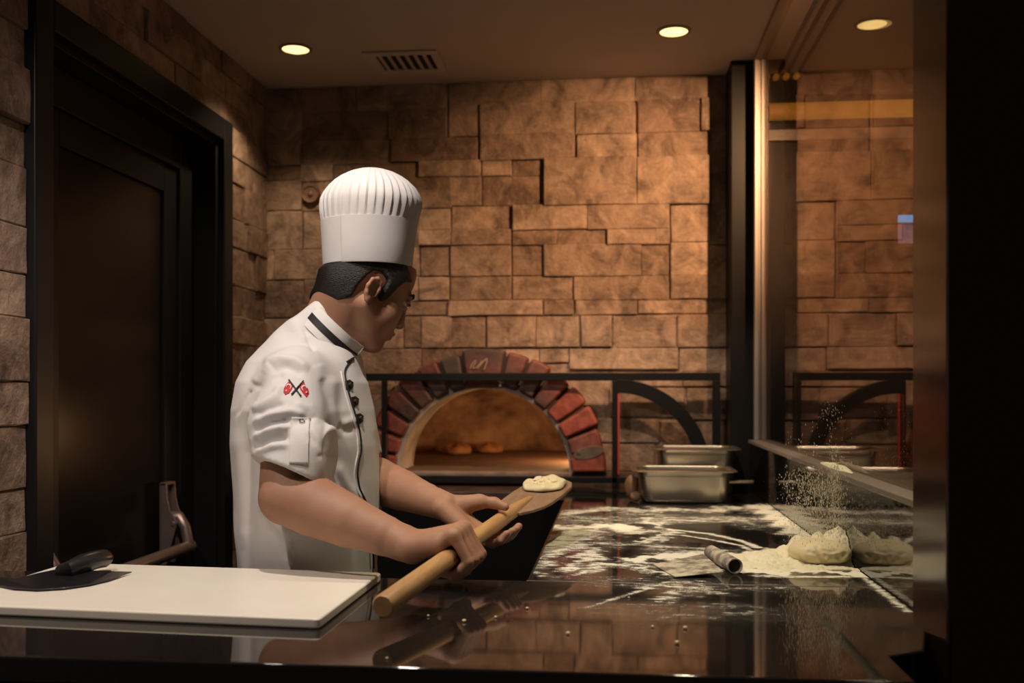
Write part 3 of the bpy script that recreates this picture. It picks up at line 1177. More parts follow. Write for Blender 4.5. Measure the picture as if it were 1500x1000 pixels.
belly = [(-28, 848), (-12, 856), (20, 862.5), (55, 864.5), (95, 862), (130, 857), (160, 850), (193, 838.5)]
back = [(165, 838.0), (130, 836.5), (95, 835.5), (78, 836), (50, 842), (22, 849), (-6, 846)]
k = MB()
pts = [kz(*p, zk - .001 + .0) for p in belly] + [kz(p[0], p[1], zk + .009) for p in back]
k.prism(pts, (0, 0, .0025))
k.build('blade', M['blade'], kn, bevel=.0006)
k = MB()
hp = [kz(88, 838, zk + .012), kz(104, 833, zk + .020), kz(122, 825, zk + .026), kz(140, 819.5, zk + .026), kz(152, 817.5, zk + .024), kz(158, 817, zk + .022)]
k.tube(hp, [.0135, .017, .019, .0185, .0185, .012], 18)
k.build('handle', M['plastic'], kn)
k = MB()
b0, b1 = kz(80, 840, zk + .010), kz(124, 838, zk + .010)
mid = (b0 + b1) / 2
bu = b1 - b0
bv = np.array([-bu[1], bu[0], 0]); bv = bv / np.linalg.norm(bv) * .018
rg = []
for h, f in ((.002, 1), (.010, .96), (.016, .8), (.020, .5)):
    rg.append([mid + bu * .5 * f * math.cos(t) + bv * f * math.sin(t) + np.array([0, 0, h]) for t in np.linspace(0, 2 * math.pi, 25)[:-1]])
k.rings(rg)
k.build('bolster', M['plastic'], kn)


# gastronorm pans
def pan(name, label, cx, cy, w, d, h, rz=0):
    t = thing(name, label, 'pan', 'steel food pans')
    t.location = (cx, cy, ZT + .0006)
    k = MB()
    lv = [(0.002, -.030, .05), (.0005, -.022, .05), (.001, -.012, .048), (.006, -.004, .046), (.014, -.001, .045), (h * .5, .003, .042), (h - .022, .006, .04), (h - .02, .009, .04), (h - .004, .009, .04), (h, .012, .04), (h + .001, .017, .04)]
    outer = [rrect(0, 0, w + 2 * o, d + 2 * o, r, z) for z, o, r in lv]
    inner = [rrect(0, 0, w + 2 * (o - .0015), d + 2 * (o - .0015), r - .001, max(z, .0025) + .0008) for z, o, r in lv[::-1]]
    k.rings(outer + inner, cap0=True, cap1=True)
    k.build('body', M['steel'], t)
    k = MB()
    rim = [rrect(0, 0, w + 2 * o, d + 2 * o, r, z) for o, r, z in ((.012, .04, h), (.026, .028, h + .0005), (.029, .026, h - .002), (.029, .026, h - .005), (.026, .028, h - .004), (.013, .04, h - .002))]
    k.rings(rim + [rim[0]], cap0=False, cap1=False)
    k.build('rim', M['steel'], t)
    return t


a, b = onz(930, 738, ZT), onz(1076, 738, ZT)
FPY = float(a[1]) + .115
fp = pan('food_pan', 'front steel food pan standing on floury black worktop', float(a[0] + b[0]) / 2, FPY, .300, .190, .114)
a, b = P(958, 655, 3.62), P(1090, 655, 3.62)
pan('food_pan', 'deeper steel food pan standing behind the front one', float(a[0] + b[0]) / 2 - .004, 3.83, .272, .186, .172)
# straight steel handle standing out from the right side of the front pan
h0, h1 = ony(1066, 706, FPY), ony(1104, 705.5, FPY)
h1[0] = min(h1[0], .519)
k = MB(); k.tube([h0 - np.array(fp.location), h1 - np.array([.004, 0, 0]) - np.array(fp.location), h1 - np.array(fp.location)], [.0065, .0065, .005], 12)
k.build('handle', M['steel'], fp)

# two brown rolls left of the pan
for px, py, r, z, lab in ((925, 708, .024, .046, 'larger brown bread roll tucked against the front pan'), (931, 716, .019, .019, 'smaller brown bread roll below, left of the front pan')):
    yy = FPY - .01 if z > .03 else FPY - .055
    c = ony(px, py, yy)
    c[2] = ZT + z + .0005
    k = MB()
    rg = []
    for e in np.linspace(-math.pi / 2, math.pi / 2, 13):
        rg.append([(c[0] + r * math.cos(e) * (1 + .1 * math.sin(4 * t + e * 3)) * math.cos(t), c[1] + r * 1.25 * math.cos(e) * math.sin(t), c[2] + z * .98 * math.sin(e)) for t in np.linspace(0, 2 * math.pi, 21)[:-1]])
    k.rings(rg)
    tag(k.build('bread_roll', M['roll'], sub=1), lab, 'bread')

# ---- flour film: thin layer over the worktop, density laid down by strokes of the hand
gx0, gx1, gy0, gy1 = XS + .004, .5225, 1.62, 3.60
NX, NY = 170, 460
X, Y = np.meshgrid(np.linspace(gx0, gx1, NX), np.linspace(gy0, gy1, NY), indexing='ij')
V = np.stack([X.ravel(), Y.ravel(), np.full(X.size, ZT + .0007)], 1)
dn = np.zeros(len(V))
wx = np.stack([.016 * np.sin(V[:, 1] * 41 + 2 * np.sin(V[:, 0] * 33)) + .008 * np.sin(V[:, 1] * 117 + V[:, 0] * 60), .030 * np.sin(V[:, 0] * 29 + 1.5 * np.sin(V[:, 1] * 17)) + .014 * np.sin(V[:, 0] * 83 + V[:, 1] * 40) + .007 * np.sin(V[:, 0] * 211 - V[:, 1] * 90)], 1)
VW = V[:, :2] + wx
strokes = [  # pixels, width px (before row stretch), strength
    ([(820, 752), (900, 745), (1000, 748), (1090, 744), (1130, 752)], .05, .55),
    ([(800, 772), (850, 772), (905, 772), (930, 778)], .05, .75),
    ([(790, 800), (820, 790), (850, 780)], .07, .62),
    ([(780, 835), (800, 815), (830, 795)], .03, .5),
    ([(840, 832), (870, 812), (885, 800)], .025, .6),
    ([(855, 838), (905, 824), (930, 826)], .03, .55),
    ([(1110, 740), (1140, 758), (1175, 782), (1190, 790)], .035, .85),
    ([(940, 760), (975, 772), (985, 782), (965, 792), (940, 790)], .016, .62),
    ([(930, 782), (960, 778), (985, 786)], .014, .55),
    ([(985, 776), (1040, 782), (1085, 792), (1110, 802)], .010, .75),
    ([(1000, 784), (1050, 792), (1085, 799), (1100, 806)], .008, .62),
    ([(960, 800), (1020, 802), (1060, 806)], .010, .5),
    ([(940, 818), (980, 818), (1030, 815)], .030, .95),
    ([(935, 830), (985, 838), (1040, 836)], .022, .62),
    ([(1075, 815), (1130, 812), (1200, 815)], .05, 1.5),
    ([(1085, 832), (1150, 838), (1250, 838)], .022, 1.1),
    ([(1110, 843), (1160, 845), (1240, 845)], .012, .6),
    ([(1255, 838), (1290, 865), (1330, 896)], .008, .55),
    ([(1000, 856), (1030, 862), (990, 876)], .03, .42),
    ([(960, 858), (1010, 868)], .03, .40),
    ([(980, 900), (1060, 890), (1120, 890)], .03, .26),
    ([(880, 745), (960, 755), (1000, 768)], .06, .35),
    ([(1000, 762), (1060, 760), (1120, 775)], .05, .27),
    ([(860, 890), (930, 868), (985, 850)], .006, .45),
]
for px, w_, s_ in strokes:
    poly = [onz(p[0], p[1], ZT)[:2] for p in px]
    dd, _ = seg_dist2(V[:, :2] if w_ < .013 else VW, poly)
    dn = np.maximum(dn, s_ * np.exp(-(dd / (w_ * 1.45)) ** 2))
# light general dusting over the working area
for px, w_, s_ in (([(830, 760), (960, 762), (1100, 760)], .13, .34), ([(820, 800), (930, 800), (1060, 815)], .10, .40), ([(1000, 830), (1150, 825)], .08, .45), ([(850, 850), (1000, 855), (1150, 860)], .07, .24), ([(900, 890), (1100, 900)], .09, .17)):
    poly = [onz(p[0], p[1], ZT)[:2] for p in px]
    dd, _ = seg_dist2(V[:, :2], poly)
    dn = np.maximum(dn, s_ * np.exp(-(dd / w_) ** 2) + .35 * np.minimum(dn, .6))
# wiped patches
for px, w_, s_ in (([(880, 800), (915, 812), (930, 800)], .022, .75), ([(985, 770), (1040, 768), (1100, 782)], .03, .7), ([(1120, 800), (1090, 790)], .01, .3)):
    poly = [onz(p[0], p[1], ZT)[:2] for p in px]
    dd, _ = seg_dist2(V[:, :2], poly)
    dn *= 1 - s_ * np.exp(-(dd / w_) ** 2)
edge = np.minimum((V[:, 0] - gx0) / .03, 1) * np.minimum((V[:, 1] - gy0) / .1, 1) * np.minimum((gy1 - V[:, 1]) / .1, 1)
dn *= np.clip(edge, 0, 1) * .25 + .75 * (edge > .02)
dn[(V[:, 1] < gy0 + .02) | (V[:, 1] > gy1 - .02)] = 0
Q = np.array([(i * NY + j, (i + 1) * NY + j, (i + 1) * NY + j + 1, i * NY + j + 1) for i in range(NX - 1) for j in range(NY - 1)])
keep = (dn[Q] > .02).any(1)
fo = mesh_from(V, Q[keep], 'flour_dusting', M['film'])
at = fo.data.attributes.new('flour_amount', 'FLOAT', 'POINT')
at.data.foreach_set('value', dn.astype(np.float32))
tag(fo, 'thin smeared white flour dusting over the black worktop', 'flour', kind='stuff')

# ---- flour heap (height field) behind and around the dough
DC = onz(1211, 833, ZT)                    # foot of the dough, camera side
DCX, DCY = float(DC[0]), float(DC[1]) + .062
hx0, hx1, hy0, hy1 = .08, .5235, DCY - .19, DCY + .30
NX, NY = 150, 150
X, Y = np.meshgrid(np.linspace(hx0, hx1, NX), np.linspace(hy0, hy1, NY), indexing='ij')
H = np.zeros_like(X)


def bump_at(cx, cy, sx, sy, h, pw=1.0):
    global H
    H = np.maximum(H, h * np.exp(-(((X - cx) / sx) ** 2 + ((Y - cy) / sy) ** 2) ** pw))


def cone_at(cx, cy, r, h):
    global H
    rr = np.sqrt((X - cx) ** 2 + (Y - cy) ** 2)
    H = np.maximum(H, h * np.clip(1 - rr / r, 0, 1))


pk = ony(1224, 774, DCY + .075)
cone_at(float(pk[0]) - .002, DCY + .062, .088, float(pk[2]) - ZT + .022)
p2 = ony(1172, 790, DCY + .06)
bump_at(float(p2[0]) - .004, DCY + .05, .034, .05, float(p2[2]) - ZT + .010)
p3 = ony(1196, 784, DCY + .07)
bump_at(float(p3[0]) + .004, DCY + .055, .034, .05, float(p3[2]) - ZT + .015)
p4 = ony(1148, 797, DCY + .06)
cone_at(float(p4[0]), DCY + .06, .07, float(p4[2]) - ZT - .004)
bump_at(DCX - .10, DCY + .02, .085, .085, .022)
bump_at(DCX - .16, DCY + .00, .06, .06, .012)
bump_at(DCX - .02, DCY - .03, .10, .06, .008)
g = rng.normal(size=(20, 20))


def vnoise(X, Y, s, seed):
    r = np.random.default_rng(seed).random((64, 64))
    x, y = (X - hx0) / s, (Y - hy0) / s
    i, j = np.floor(x).astype(int) % 63, np.floor(y).astype(int) % 63
    u, v = x % 1, y % 1
    u, v = u * u * (3 - 2 * u), v * v * (3 - 2 * v)
    return (r[i, j] * (1 - u) + r[i + 1, j] * u) * (1 - v) + (r[i, j + 1] * (1 - u) + r[i + 1, j + 1] * u) * v


H = H * (1 + .30 * (vnoise(X, Y, .03, 1) - .5) + .22 * (vnoise(X, Y, .011, 8) - .5)) + np.clip(H / .01, 0, 1) * (.006 * (vnoise(X, Y, .012, 2) - .5) + .004 * (vnoise(X, Y, .006, 3) - .5))
H = np.where(H < .012, H * (.35 + 1.2 * vnoise(X, Y, .028, 7)), H)
H = H - .0035 * vnoise(X, Y, .022, 5) - .002 * vnoise(X, Y, .009, 6)
H = np.where(H < .0008, -.002, H)
V = np.stack([X.ravel(), Y.ravel(), (ZT + .0009 + H).ravel()], 1)
Q = np.array([(i * NY + j, (i + 1) * NY + j, (i + 1) * NY + j + 1, i * NY + j + 1) for i in range(NX - 1) for j in range(NY - 1)])
Q = Q[(H.ravel()[Q] > -.0019).any(1)]
V[:, 2] = np.maximum(V[:, 2], ZT + .0003)
us = np.unique(Q)
mp = np.zeros(len(V), int); mp[us] = np.arange(len(us))
o = mesh_from(V[us], mp[Q], 'flour_heap', M['flour'])
tag(o, 'peaked heap of loose white flour behind and beside the dough', 'flour', kind='stuff')

# ---- dough ball
f = Field((DCX - .11, DCY - .10, ZT - .01), (DCX + .11, DCY + .10, ZT + .1), .0022)
f.add(ell((DCX - .004, DCY, ZT + .027), (.065, .060, .0265)), .01)
f.add(ell((DCX - .018, DCY + .0, ZT + .029), (.046, .044, .021)), .02)
f.add(ell((DCX + .030, DCY - .005, ZT + .027), (.034, .046, .022)), .010)
V, Q = f.mesh()
dtree = BVHTree.FromPolygons([tuple(v) for v in V], [tuple(q) for q in Q])


def on_dough(x, y):
    hit = dtree.ray_cast(Vector(CAM), Vector(ray(x, y)).normalized())
    return np.array(hit[0] if hit[0] is not None else dtree.find_nearest(Vector(P(x, y, 2.15)))[0])


for pl, r0 in (([(1186, 808), (1194, 811), (1201, 816), (1206, 822), (1208, 828)], .0026), ([(1201, 816), (1210, 814), (1218, 815)], .0026), ([(1197, 802), (1201, 808), (1202, 815)], .0020),
               ([(1182, 818), (1190, 820), (1199, 818)], .0020), ([(1211, 824), (1220, 817), (1228, 815), (1239, 812), (1248, 812)], .0026), ([(1228, 815), (1232, 822), (1240, 826)], .0020),
               ([(1208, 806), (1216, 808), (1226, 806)], .0015), ([(1170, 815), (1176, 822), (1186, 827)], .0016)):
    pp = [on_dough(*q) for q in pl]
    for a_, b_ in zip(pp[:-1], pp[1:]):
        f.add(rc(a_, b_, r0, r0), .007, 's')


def below(p):
    return (ZT + .0012) - p[..., 2]


f.F = np.maximum(f.F, (f.lo[2] + f.h * np.arange(f.n[2]) < ZT + .0012)[None, None, :] * (ZT + .0012 - (f.lo[2] + f.h * np.arange(f.n[2])))[None, None, :].astype(np.float32) + np.where(f.lo[2] + f.h * np.arange(f.n[2]) < ZT + .0012, 0, -9)[None, None, :].astype(np.float32))
V, Q = f.mesh()
V = smooth_mesh(V, Q, 3)
o = mesh_from(V, Q, 'dough_ball', M['dough'])
tag(o, 'smooth creased ball of pale dough sitting in flour by the glass', 'dough')

# ---- scraper
sp = thing('dough_scraper', 'flour covered scraper with round tube handle lying on the worktop', 'scraper')
rS = .0165
e1, e0 = onz(1077, 829, ZT + rS + .001), onz(1041, 808.5, ZT + rS + .001)
ax = (e1 - e0) / np.linalg.norm(e1 - e0)
sd = np.cross([0, 0, 1.], ax)
k = MB()
n = 28
rg = []
for t_, r_ in ((0, .012), (0, rS * .93), (.004, rS), (.5, rS), (1, rS), (1, rS * .86), (.93, rS * .84), (.93, .001)):
    c = e0 + (e1 - e0) * t_ if t_ != .004 else e0 + ax * .003
    rg.append([c + sd * r_ * math.cos(2 * math.pi * i / n) + np.array([0, 0, 1]) * r_ * math.sin(2 * math.pi * i / n) for i in range(n)])
k.rings(rg)
M['floury'] = mat('floury_metal', (.22, .19, .15), .6, .2, c2=(.66, .61, .48), ns=28, nd=7, lo=.42, hi=.58)
M['tube_end'] = mat('dark_tube_bore', (.03, .026, .022), .6)
k.build('handle', M['floury'], sp)
k = MB()
c = e0 + (e1 - e0) * .94
k.rings([[c + ax * dx + sd * r_ * math.cos(2 * math.pi * i / n) + np.array([0, 0, 1]) * r_ * math.sin(2 * math.pi * i / n) for i in range(n)] for dx, r_ in ((0, rS * .83), (.001, rS * .83), (.001, .0005))])
k.build('handle_bore', M['tube_end'], sp)
k = MB()
bl = [onz(957, 827, ZT + .002), onz(989, 845.5, ZT + .002), onz(1060, 838, ZT + .012), onz(1030, 812, ZT + .012)]
k.prism([p for p in bl], (0, 0, .0018))
k.build('blade', M['floury'], sp, bevel=.0004)

# little drift of flour on the rail
k = MB()
q0, q1 = onz(1196, 677, 1.0985), onz(1243, 693, 1.0985)
rr = random.Random(3)
n_ = 40
secs = []
for i in range(n_):
    t_ = i / (n_ - 1)
    c = q0 + (q1 - q0) * t_
    w_ = .016 * math.sin(math.pi * t_) ** .6 * rr.uniform(.7, 1.1) + .0006
    h_ = .009 * math.sin(math.pi * t_) ** .8 * rr.uniform(.45, 1.2) + .0003
    secs.append([(.540 + w_ * math.cos(a), c[1], 1.0984 + h_ * math.sin(a) ** .8) for a in np.linspace(0, math.pi, 9)])
k.rings(secs)
tag(k.build('flour_drift', M['flour']), 'small drift of white flour caught on the grey rail under the glass', 'flour', kind='stuff')

# ---- crumbs on the front of the worktop (countable bits)
for i, (px, py, r) in enumerate(((680, 911, .0034), (726, 905, .0025), (772, 892, .0027), (832, 929, .0032), (956, 919, .0025), (1004, 921, .0034), (992, 943, .0036), (627, 903, .0025), (921, 876, .002), (567, 965, .002))):
    c = onz(px, py, ZT)
    k = MB()
    rg = []
    for e in np.linspace(-math.pi / 2, math.pi / 2, 7):
        rg.append([(c[0] + r * math.cos(e) * (1 + .3 * math.sin(3 * t + i)) * math.cos(t), c[1] + r * 1.1 * math.cos(e) * math.sin(t), ZT + .0004 + r * .7 * (1 + math.sin(e))) for t in np.linspace(0, 2 * math.pi, 10)[:-1]])
    k.rings(rg)
    tag(k.build('dough_crumb', M['dough']), 'tiny pale dough crumb scattered on the polished front of the worktop', 'crumb', 'dough crumbs on the front worktop')

# ---- flour falling beside the glass
k = MB()
OCT = [(1, 0, 0), (-1, 0, 0), (0, 1, 0), (0, -1, 0), (0, 0, 1), (0, 0, -1)]
OF = [(0, 2, 4), (2, 1, 4), (1, 3, 4), (3, 0, 4), (2, 0, 5), (1, 2, 5), (3, 1, 5), (0, 3, 5)]
rr = random.Random(5)
cnt = 0
while cnt < 4200:
    s_ = rr.random()
    if s_ < .42:                            # dense stream
        t = rr.random() ** .8
        cx = 1222 + 12 * t + rr.gauss(0, 5 + 14 * t)
        cy = 690 + 118 * t
        if rr.random() < .12:
            cx, cy = 1225 + rr.gauss(0, 6), rr.uniform(655, 700)
    elif s_ < .9:                           # wide curtain on the left
        t = rr.random()
        cx = 1188 + rr.gauss(0, 20)
        cy = 690 + 95 * t + rr.gauss(0, 8)
    elif s_ < .92:
        cx, cy = 1215 + rr.gauss(0, 9), 605 + rr.gauss(0, 9)
    else:
        cx, cy = rr.uniform(1150, 1250), rr.uniform(620, 800)
    if cy > 806 or cy < 585:
        continue
    c = P(cx, cy, rr.uniform(2.12, 2.36))
    if c[0] > .521 or c[2] < ZT + .012:
        continue
    r = rr.choice((.0003, .0004, .0005, .0006, .0009))
    st_ = rr.uniform(1.5, 5.0)
    k.add([(c[0] + x * r, c[1] + y * r, c[2] + z * r * st_) for x, y, z in OCT], OF)
    cnt += 1
tag(k.build('falling_flour', M['flour'], smooth=False, fix=False), 'sprinkle of flour grains falling over the dough beside the glass', 'flour', kind='stuff')

# ================================================================== PIZZA PEEL
PA, PB = P(560, 888, 1.585), P(752, 748, 2.33)
pd = (PB - PA) / np.linalg.norm(PB - PA)
PEEL = thing('pizza_peel', 'long wooden pizza peel held by the chef in both hands', 'pizza peel')
RH = .0185
k = MB()
k.tube([PA - pd * .0, PA + pd * .004, PA + pd * .30, PB, PB + pd * .03], [.0165, .0190, RH, .0165, .0150], 28)
k.build('handle', M['wood'], PEEL)
side = np.cross(pd, [0, 0, 1.]); side /= np.linalg.norm(side)
nrm = np.cross(side, pd)
# paddle: outline in (along, across)
L0 = PB - pd * .02
PL = .46
ol = [(0, .022), (.03, .040), (.08, .058), (.14, .066), (.26, .069), (.36, .066), (.42, .054), (.45, .034), (.46, .012)]
full = ol + [(a, -b) for a, b in ol[::-1]]
k = MB()
k.prism([L0 + pd * a + side * b - nrm * .0075 for a, b in full], nrm * .009)
k.build('paddle', M['wood_worn'], PEEL, bevel=.003)
k = MB()
k.tube([PB + pd * .02, PB + pd * .06, PB + pd * .15, PB + pd * .17], [.0145, .0135, .008, .004], 18)
k.build('handle_tongue', M['wood'], PEEL)

# topped flat dough on the paddle
dc = L0 + pd * .335 + side * .0
f_n = 40
k = MB()
rg = []
for fr_, h in ((.96, .0022), (1.03, .006), (1.02, .013), (.93, .018), (.8, .017), (.6, .016), (.4, .017), (.2, .018), (.04, .018)):
    r_ = []
    for i in range(f_n):
        t = 2 * math.pi * i / f_n
        w_ = 1 + .05 * math.sin(3 * t + 1) + .03 * math.sin(7 * t)
        hh = h * (1 + .22 * math.sin(4 * t + fr_ * 9) + .12 * math.sin(9 * t - fr_ * 5)) if h > .003 else h
        r_.append(dc + pd * (.092 * fr_ * w_ * math.cos(t)) + side * (.054 * fr_ * w_ * math.sin(t)) + nrm * hh)
    rg.append(r_)
k.rings(rg)
td = k.build('flatbread_dough', M['dough'], sub=1)
tag(td, 'oval raw dough with lumpy pale topping lying on the peel paddle', 'dough')
rr = random.Random(9)
for i in range(8):
    c = dc + pd * rr.uniform(-.06, .05) + side * rr.uniform(-.03, .03) + nrm * .019
    k = MB()
    r = rr.uniform(.006, .011)
    rg = [[c + pd * r * math.cos(e) * math.cos(t) * (1 + .3 * math.sin(2 * t + i)) + side * r * math.cos(e) * math.sin(t) + nrm * r * .55 * math.sin(e) for t in np.linspace(0, 2 * math.pi, 11)[:-1]] for e in np.linspace(-math.pi / 2, math.pi / 2, 7)]
    k.rings(rg)
    k.build('topping_lump', M['flour'] if i % 2 else M['dough'], td)

# ================================================================== THE CHEF
PSI = R(8)


def on_rod(px):
    lo_, hi_ = 0.0, 1.2
    for _ in range(40):
        m_ = (lo_ + hi_) / 2
        if proj((PA + pd * m_)[None])[0, 0] < px:
            lo_ = m_
        else:
            hi_ = m_
    return PA + pd * lo_


CR, CL = on_rod(664), on_rod(724)
WR = CR - side * .082 + nrm * .012
WL = CL - side * .116 + nrm * .036 + pd * .004
ER = P(420, 728, 2.03)
EL = P(522, 692, 2.43)
SR = P(431, 553, 2.165)
SL = P(490, 540, 2.47)

HCN = P(541, 420, 2.33)                    # centre of the head between the ears
phi, pit = R(38), R(30)
hf = np.array([math.cos(phi) * math.cos(pit), math.sin(phi) * math.cos(pit), -math.sin(pit)])
hl = np.array([-math.sin(phi), math.cos(phi), 0])
hu = np.cross(hf, hl)
HR = np.stack([hf, hl, hu], 1)             # columns: forward, left, up
HS = 1.06


def H_(x, y, z):
    return HCN + HR @ (np.array([x, y, z]) * HS)


def hell(c, r, extra=None):
    Rm = HR if extra is None else HR @ extra
    return ell(H_(*c), np.array(r) * HS, Rm)


def hrc(a, b, ra, rb):
    return rc(H_(*a), H_(*b), ra * HS, rb * HS)


# ---------------- skin: head, neck, trunk, arms and hands in one surface
sk = Field((-1.02, 1.70, .92), (-.12, 2.62, 1.72), .0030)
# fingers of the right hand, closed round the handle


def polar(C, a, ang, rho):
    return C + pd * a + side * (rho * math.cos(R(ang))) + nrm * (rho * math.sin(R(ang)))


NAILS = []
for a, rad, q in ((-.034, .0102, .98), (-.0115, .0113, 1.06), (.0115, .0117, 1.08), (.034, .0112, 1.04)):
    mcp = polar(CR, a * .95, 72, .0475)
    pip = polar(CR, a, -6, .0430 * q)
    dip = polar(CR, a, -66, .0355 * q)
    tip = polar(CR, a * .97, -116, .0308)
    sk.add(rc(mcp, pip, rad * 1.12, rad * 1.02), .003)
    sk.add(rc(pip, dip, rad * 1.04, rad * .95), .003)
    sk.add(rc(dip, tip, rad * .95, rad * .82), .003)
th = [CR - side * .062 + pd * .034 + nrm * .002, CR - side * .034 + pd * .050 - nrm * .014, CR - side * .010 + pd * .052 - nrm * .033, CR + side * .012 + pd * .046 - nrm * .043]
# left hand: palm up under the handle
LT = []
for a, rad, q in ((-.038, .0096, .86), (-.013, .0108, .98), (.012, .0112, 1.04), (.036, .0108, 1.0)):
    mcp = CL - side * .036 + pd * a * .92 - nrm * .024
    pip = CL + side * .008 * q + pd * a - nrm * .0335
    dip = CL + side * .030 * q + pd * (a + .001) - nrm * .026
    tip = CL + side * .045 * q + pd * (a + .003) - nrm * .010
    sk.add(rc(mcp, pip, rad * 1.1, rad), .003)
    sk.add(rc(pip, dip, rad, rad * .93), .003)
    sk.add(rc(dip, tip, rad * .93, rad * .78), .003)
    LT.append((mcp, tip))
tl = [CL - side * .084 + pd * .020 + nrm * .036, CL - side * .046 + pd * .040 + nrm * .042, CL - side * .014 + pd * .050 + nrm * .0385, CL + side * .012 + pd * .047 + nrm * .0310]
# palms
for a in (-.027, -.009, .010, .028):
    sk.add(rc(WR + pd * a * .75 + nrm * .004, polar(CR, a, 80, .0450), .0205, .0140), .014)
sk.add(rc(WR + pd * .014 - nrm * .004, CR - side * .042 + pd * .036 - nrm * .002, .020, .014), .014)
sk.add(rc(WR - pd * .016 - nrm * .003, CR - side * .018 - pd * .034 + nrm * .026, .022, .0160), .014)
for a in (-.029, -.010, .010, .027):
    sk.add(rc(WL + pd * a * .75, CL - side * .036 + pd * a * 1.1 - nrm * .024, .0185, .0135), .014)
sk.add(rc(WL - pd * .012 + nrm * .001, CL - side * .050 - pd * .026 - nrm * .012, .0185, .013), .014)
for a, b, ra, rb in ((th[0], th[1], .0165, .0125), (th[1], th[2], .0122, .0108), (th[2], th[3], .0108, .0088)):
    sk.add(rc(a, b, ra, rb), .008)
sk.add(rc(WL + pd * .008, tl[0], .019, .0185), .014)
for a, b, ra, rb in ((tl[0], tl[1], .0235, .0175), (tl[1], tl[2], .0145, .0122), (tl[2], tl[3], .0122, .0095)):
    sk.add(rc(a, b, ra, rb), .008)
# arms
fa = (WR - ER)
chain(sk, [ER, ER + fa * .22 + np.array([0, 0, .002]), ER + fa * .5, ER + fa * .78, WR], [.0565, .0590, .0515, .0395, .0315], .003)
sk.add(rc(WR - fa * .06 + pd * .012, WR + pd * .010, .024, .023), .02)
sk.add(rc(WR - fa * .06 - pd * .012, WR - pd * .012, .024, .022), .02)
sk.add(rc(ER + fa * .05 + np.array([0, .02, .022]), ER + fa * .42 + np.array([0, .012, .008]), .038, .030), .03)
chain(sk, [SR, SR * .5 + ER * .5, ER], [.060, .058, .0565], .003)
fb = (WL - EL)
chain(sk, [EL, EL + fb * .25, EL + fb * .55, EL + fb * .8, WL], [.0525, .0550, .0470, .0370, .0300], .003)
sk.add(rc(WL - fb * .05 + pd * .010, WL + pd * .010, .023, .022), .02)
chain(sk, [SL, (SL + EL) / 2, EL], [.056, .054, .0525], .003)
# trunk under the jacket
CHEST, HIP = P(450, 590, 2.30), P(450, 745, 2.31)
sk.add(rc(SR, SL, .055, .055), .03)
sk.add(rc(CHEST, HIP, .11, .11), .05)
sk.add(rc((SR + SL) / 2, CHEST, .08, .11), .05)
NB = P(482, 498, 2.345)
sk.add(rc(NB, NB - np.array([.02, 0, .06]), .062, .09), .03)
# neck and head
NT = H_(-.022, 0, -.045)
sk.add(rc(NB, NT, .060, .056), .03)
sk.add(rc(P(478, 470, 2.345), H_(-.060, 0, -.02), .052, .05), .03)
sk.add(hell((-.012, 0, .040), (.100, .080, .096)), .02)
sk.add(hell((.034, 0, -.030), (.056, .060, .086)), .02)
sk.add(hrc((-.004, .054, -.052), (.068, .016, -.106), .018, .016), .022)
sk.add(hrc((-.004, -.054, -.052), (.068, -.016, -.106), .018, .016), .022)
sk.add(hell((.074, 0, -.106), (.017, .021, .015)), .015)
sk.add(hell((.045, .034, -.040), (.036, .028, .038)), .02)
sk.add(hell((.045, -.034, -.040), (.036, .028, .038)), .02)
sk.add(hell((.078, 0, -.066), (.018, .028, .026)), .018)
sk.add(hrc((.079, .036, .020), (.087, .010, .017), .009, .009), .012)
sk.add(hrc((.079, -.036, .020), (.087, -.010, .017), .009, .009), .012)
sk.add(hell((.0945, .033, .002), (.014, .017, .011)), .008, 's')
sk.add(hell((.0945, -.033, .002), (.014, .017, .011)), .008, 's')
sk.add(hrc((.090, 0, .008), (.1045, 0, -.034), .0085, .0105), .008)
sk.add(hell((.094, .012, -.039), (.011, .008, .008)), .006)
sk.add(hell((.094, -.012, -.039), (.011, .008, .008)), .006)
sk.add(hell((.0955, 0, -.064), (.008, .022, .0055)), .004)
sk.add(hell((.0930, 0, -.075), (.008, .019, .0065)), .004)
for s_ in (1, -1):
    # eyelids
    sk.add(hell((.0805, s_ * .033, .0075), (.011, .016, .005)), .003)
    sk.add(hell((.0800, s_ * .033, -.0065), (.010, .015, .004)), .003)
    # ear: dished shell, rim, lobe
    tl_ = R(-22)
    E_ = np.array([[math.cos(tl_), -math.sin(tl_) * s_, 0], [math.sin(tl_) * s_, math.cos(tl_), 0], [0, 0, 1]])
    def ep(x, y, z):
        return (-.018 + (x + .010) * .74, s_ * (.078 + (y - .080) * .74), -.026 + (z - .004) * .74)
    sk.add(hell(ep(-.012, .078, .004), (.0155, .0075, .0255), E_), .006)
    pts = [(.006, .079, -.006), (.009, .081, .014), (.002, .085, .032), (-.013, .090, .037), (-.027, .093, .026), (-.030, .092, .004), (-.022, .088, -.014), (-.010, .083, -.027)]
    for i in range(len(pts) - 1):
        sk.add(hrc(ep(*pts[i]), ep(*pts[i + 1]), .0042, .0042), .004)
    sk.add(hell(ep(-.008, .082, -.027), (.0075, .005, .009)), .006)
    sk.add(hell(ep(-.009, .093, .006), (.008, .007, .015)), .004, 's')
    sk.add(hell(ep(-.001, .086, -.004), (.005, .005, .008)), .004, 's')
hax = P(539, 388, 2.33)
sl, p = sk.block((-1.02, 1.9, hax[2] - .06), (-.3, 2.62, 1.72))
rxy = np.hypot(p[..., 0] - hax[0], p[..., 1] - hax[1])
sk.F[sl] = np.maximum(sk.F[sl], np.where(p[..., 2] > hax[2], rxy - .095, rxy - .095 - (hax[2] - p[..., 2]) * 2.2)).astype(np.float32)
V, Q = sk.mesh()
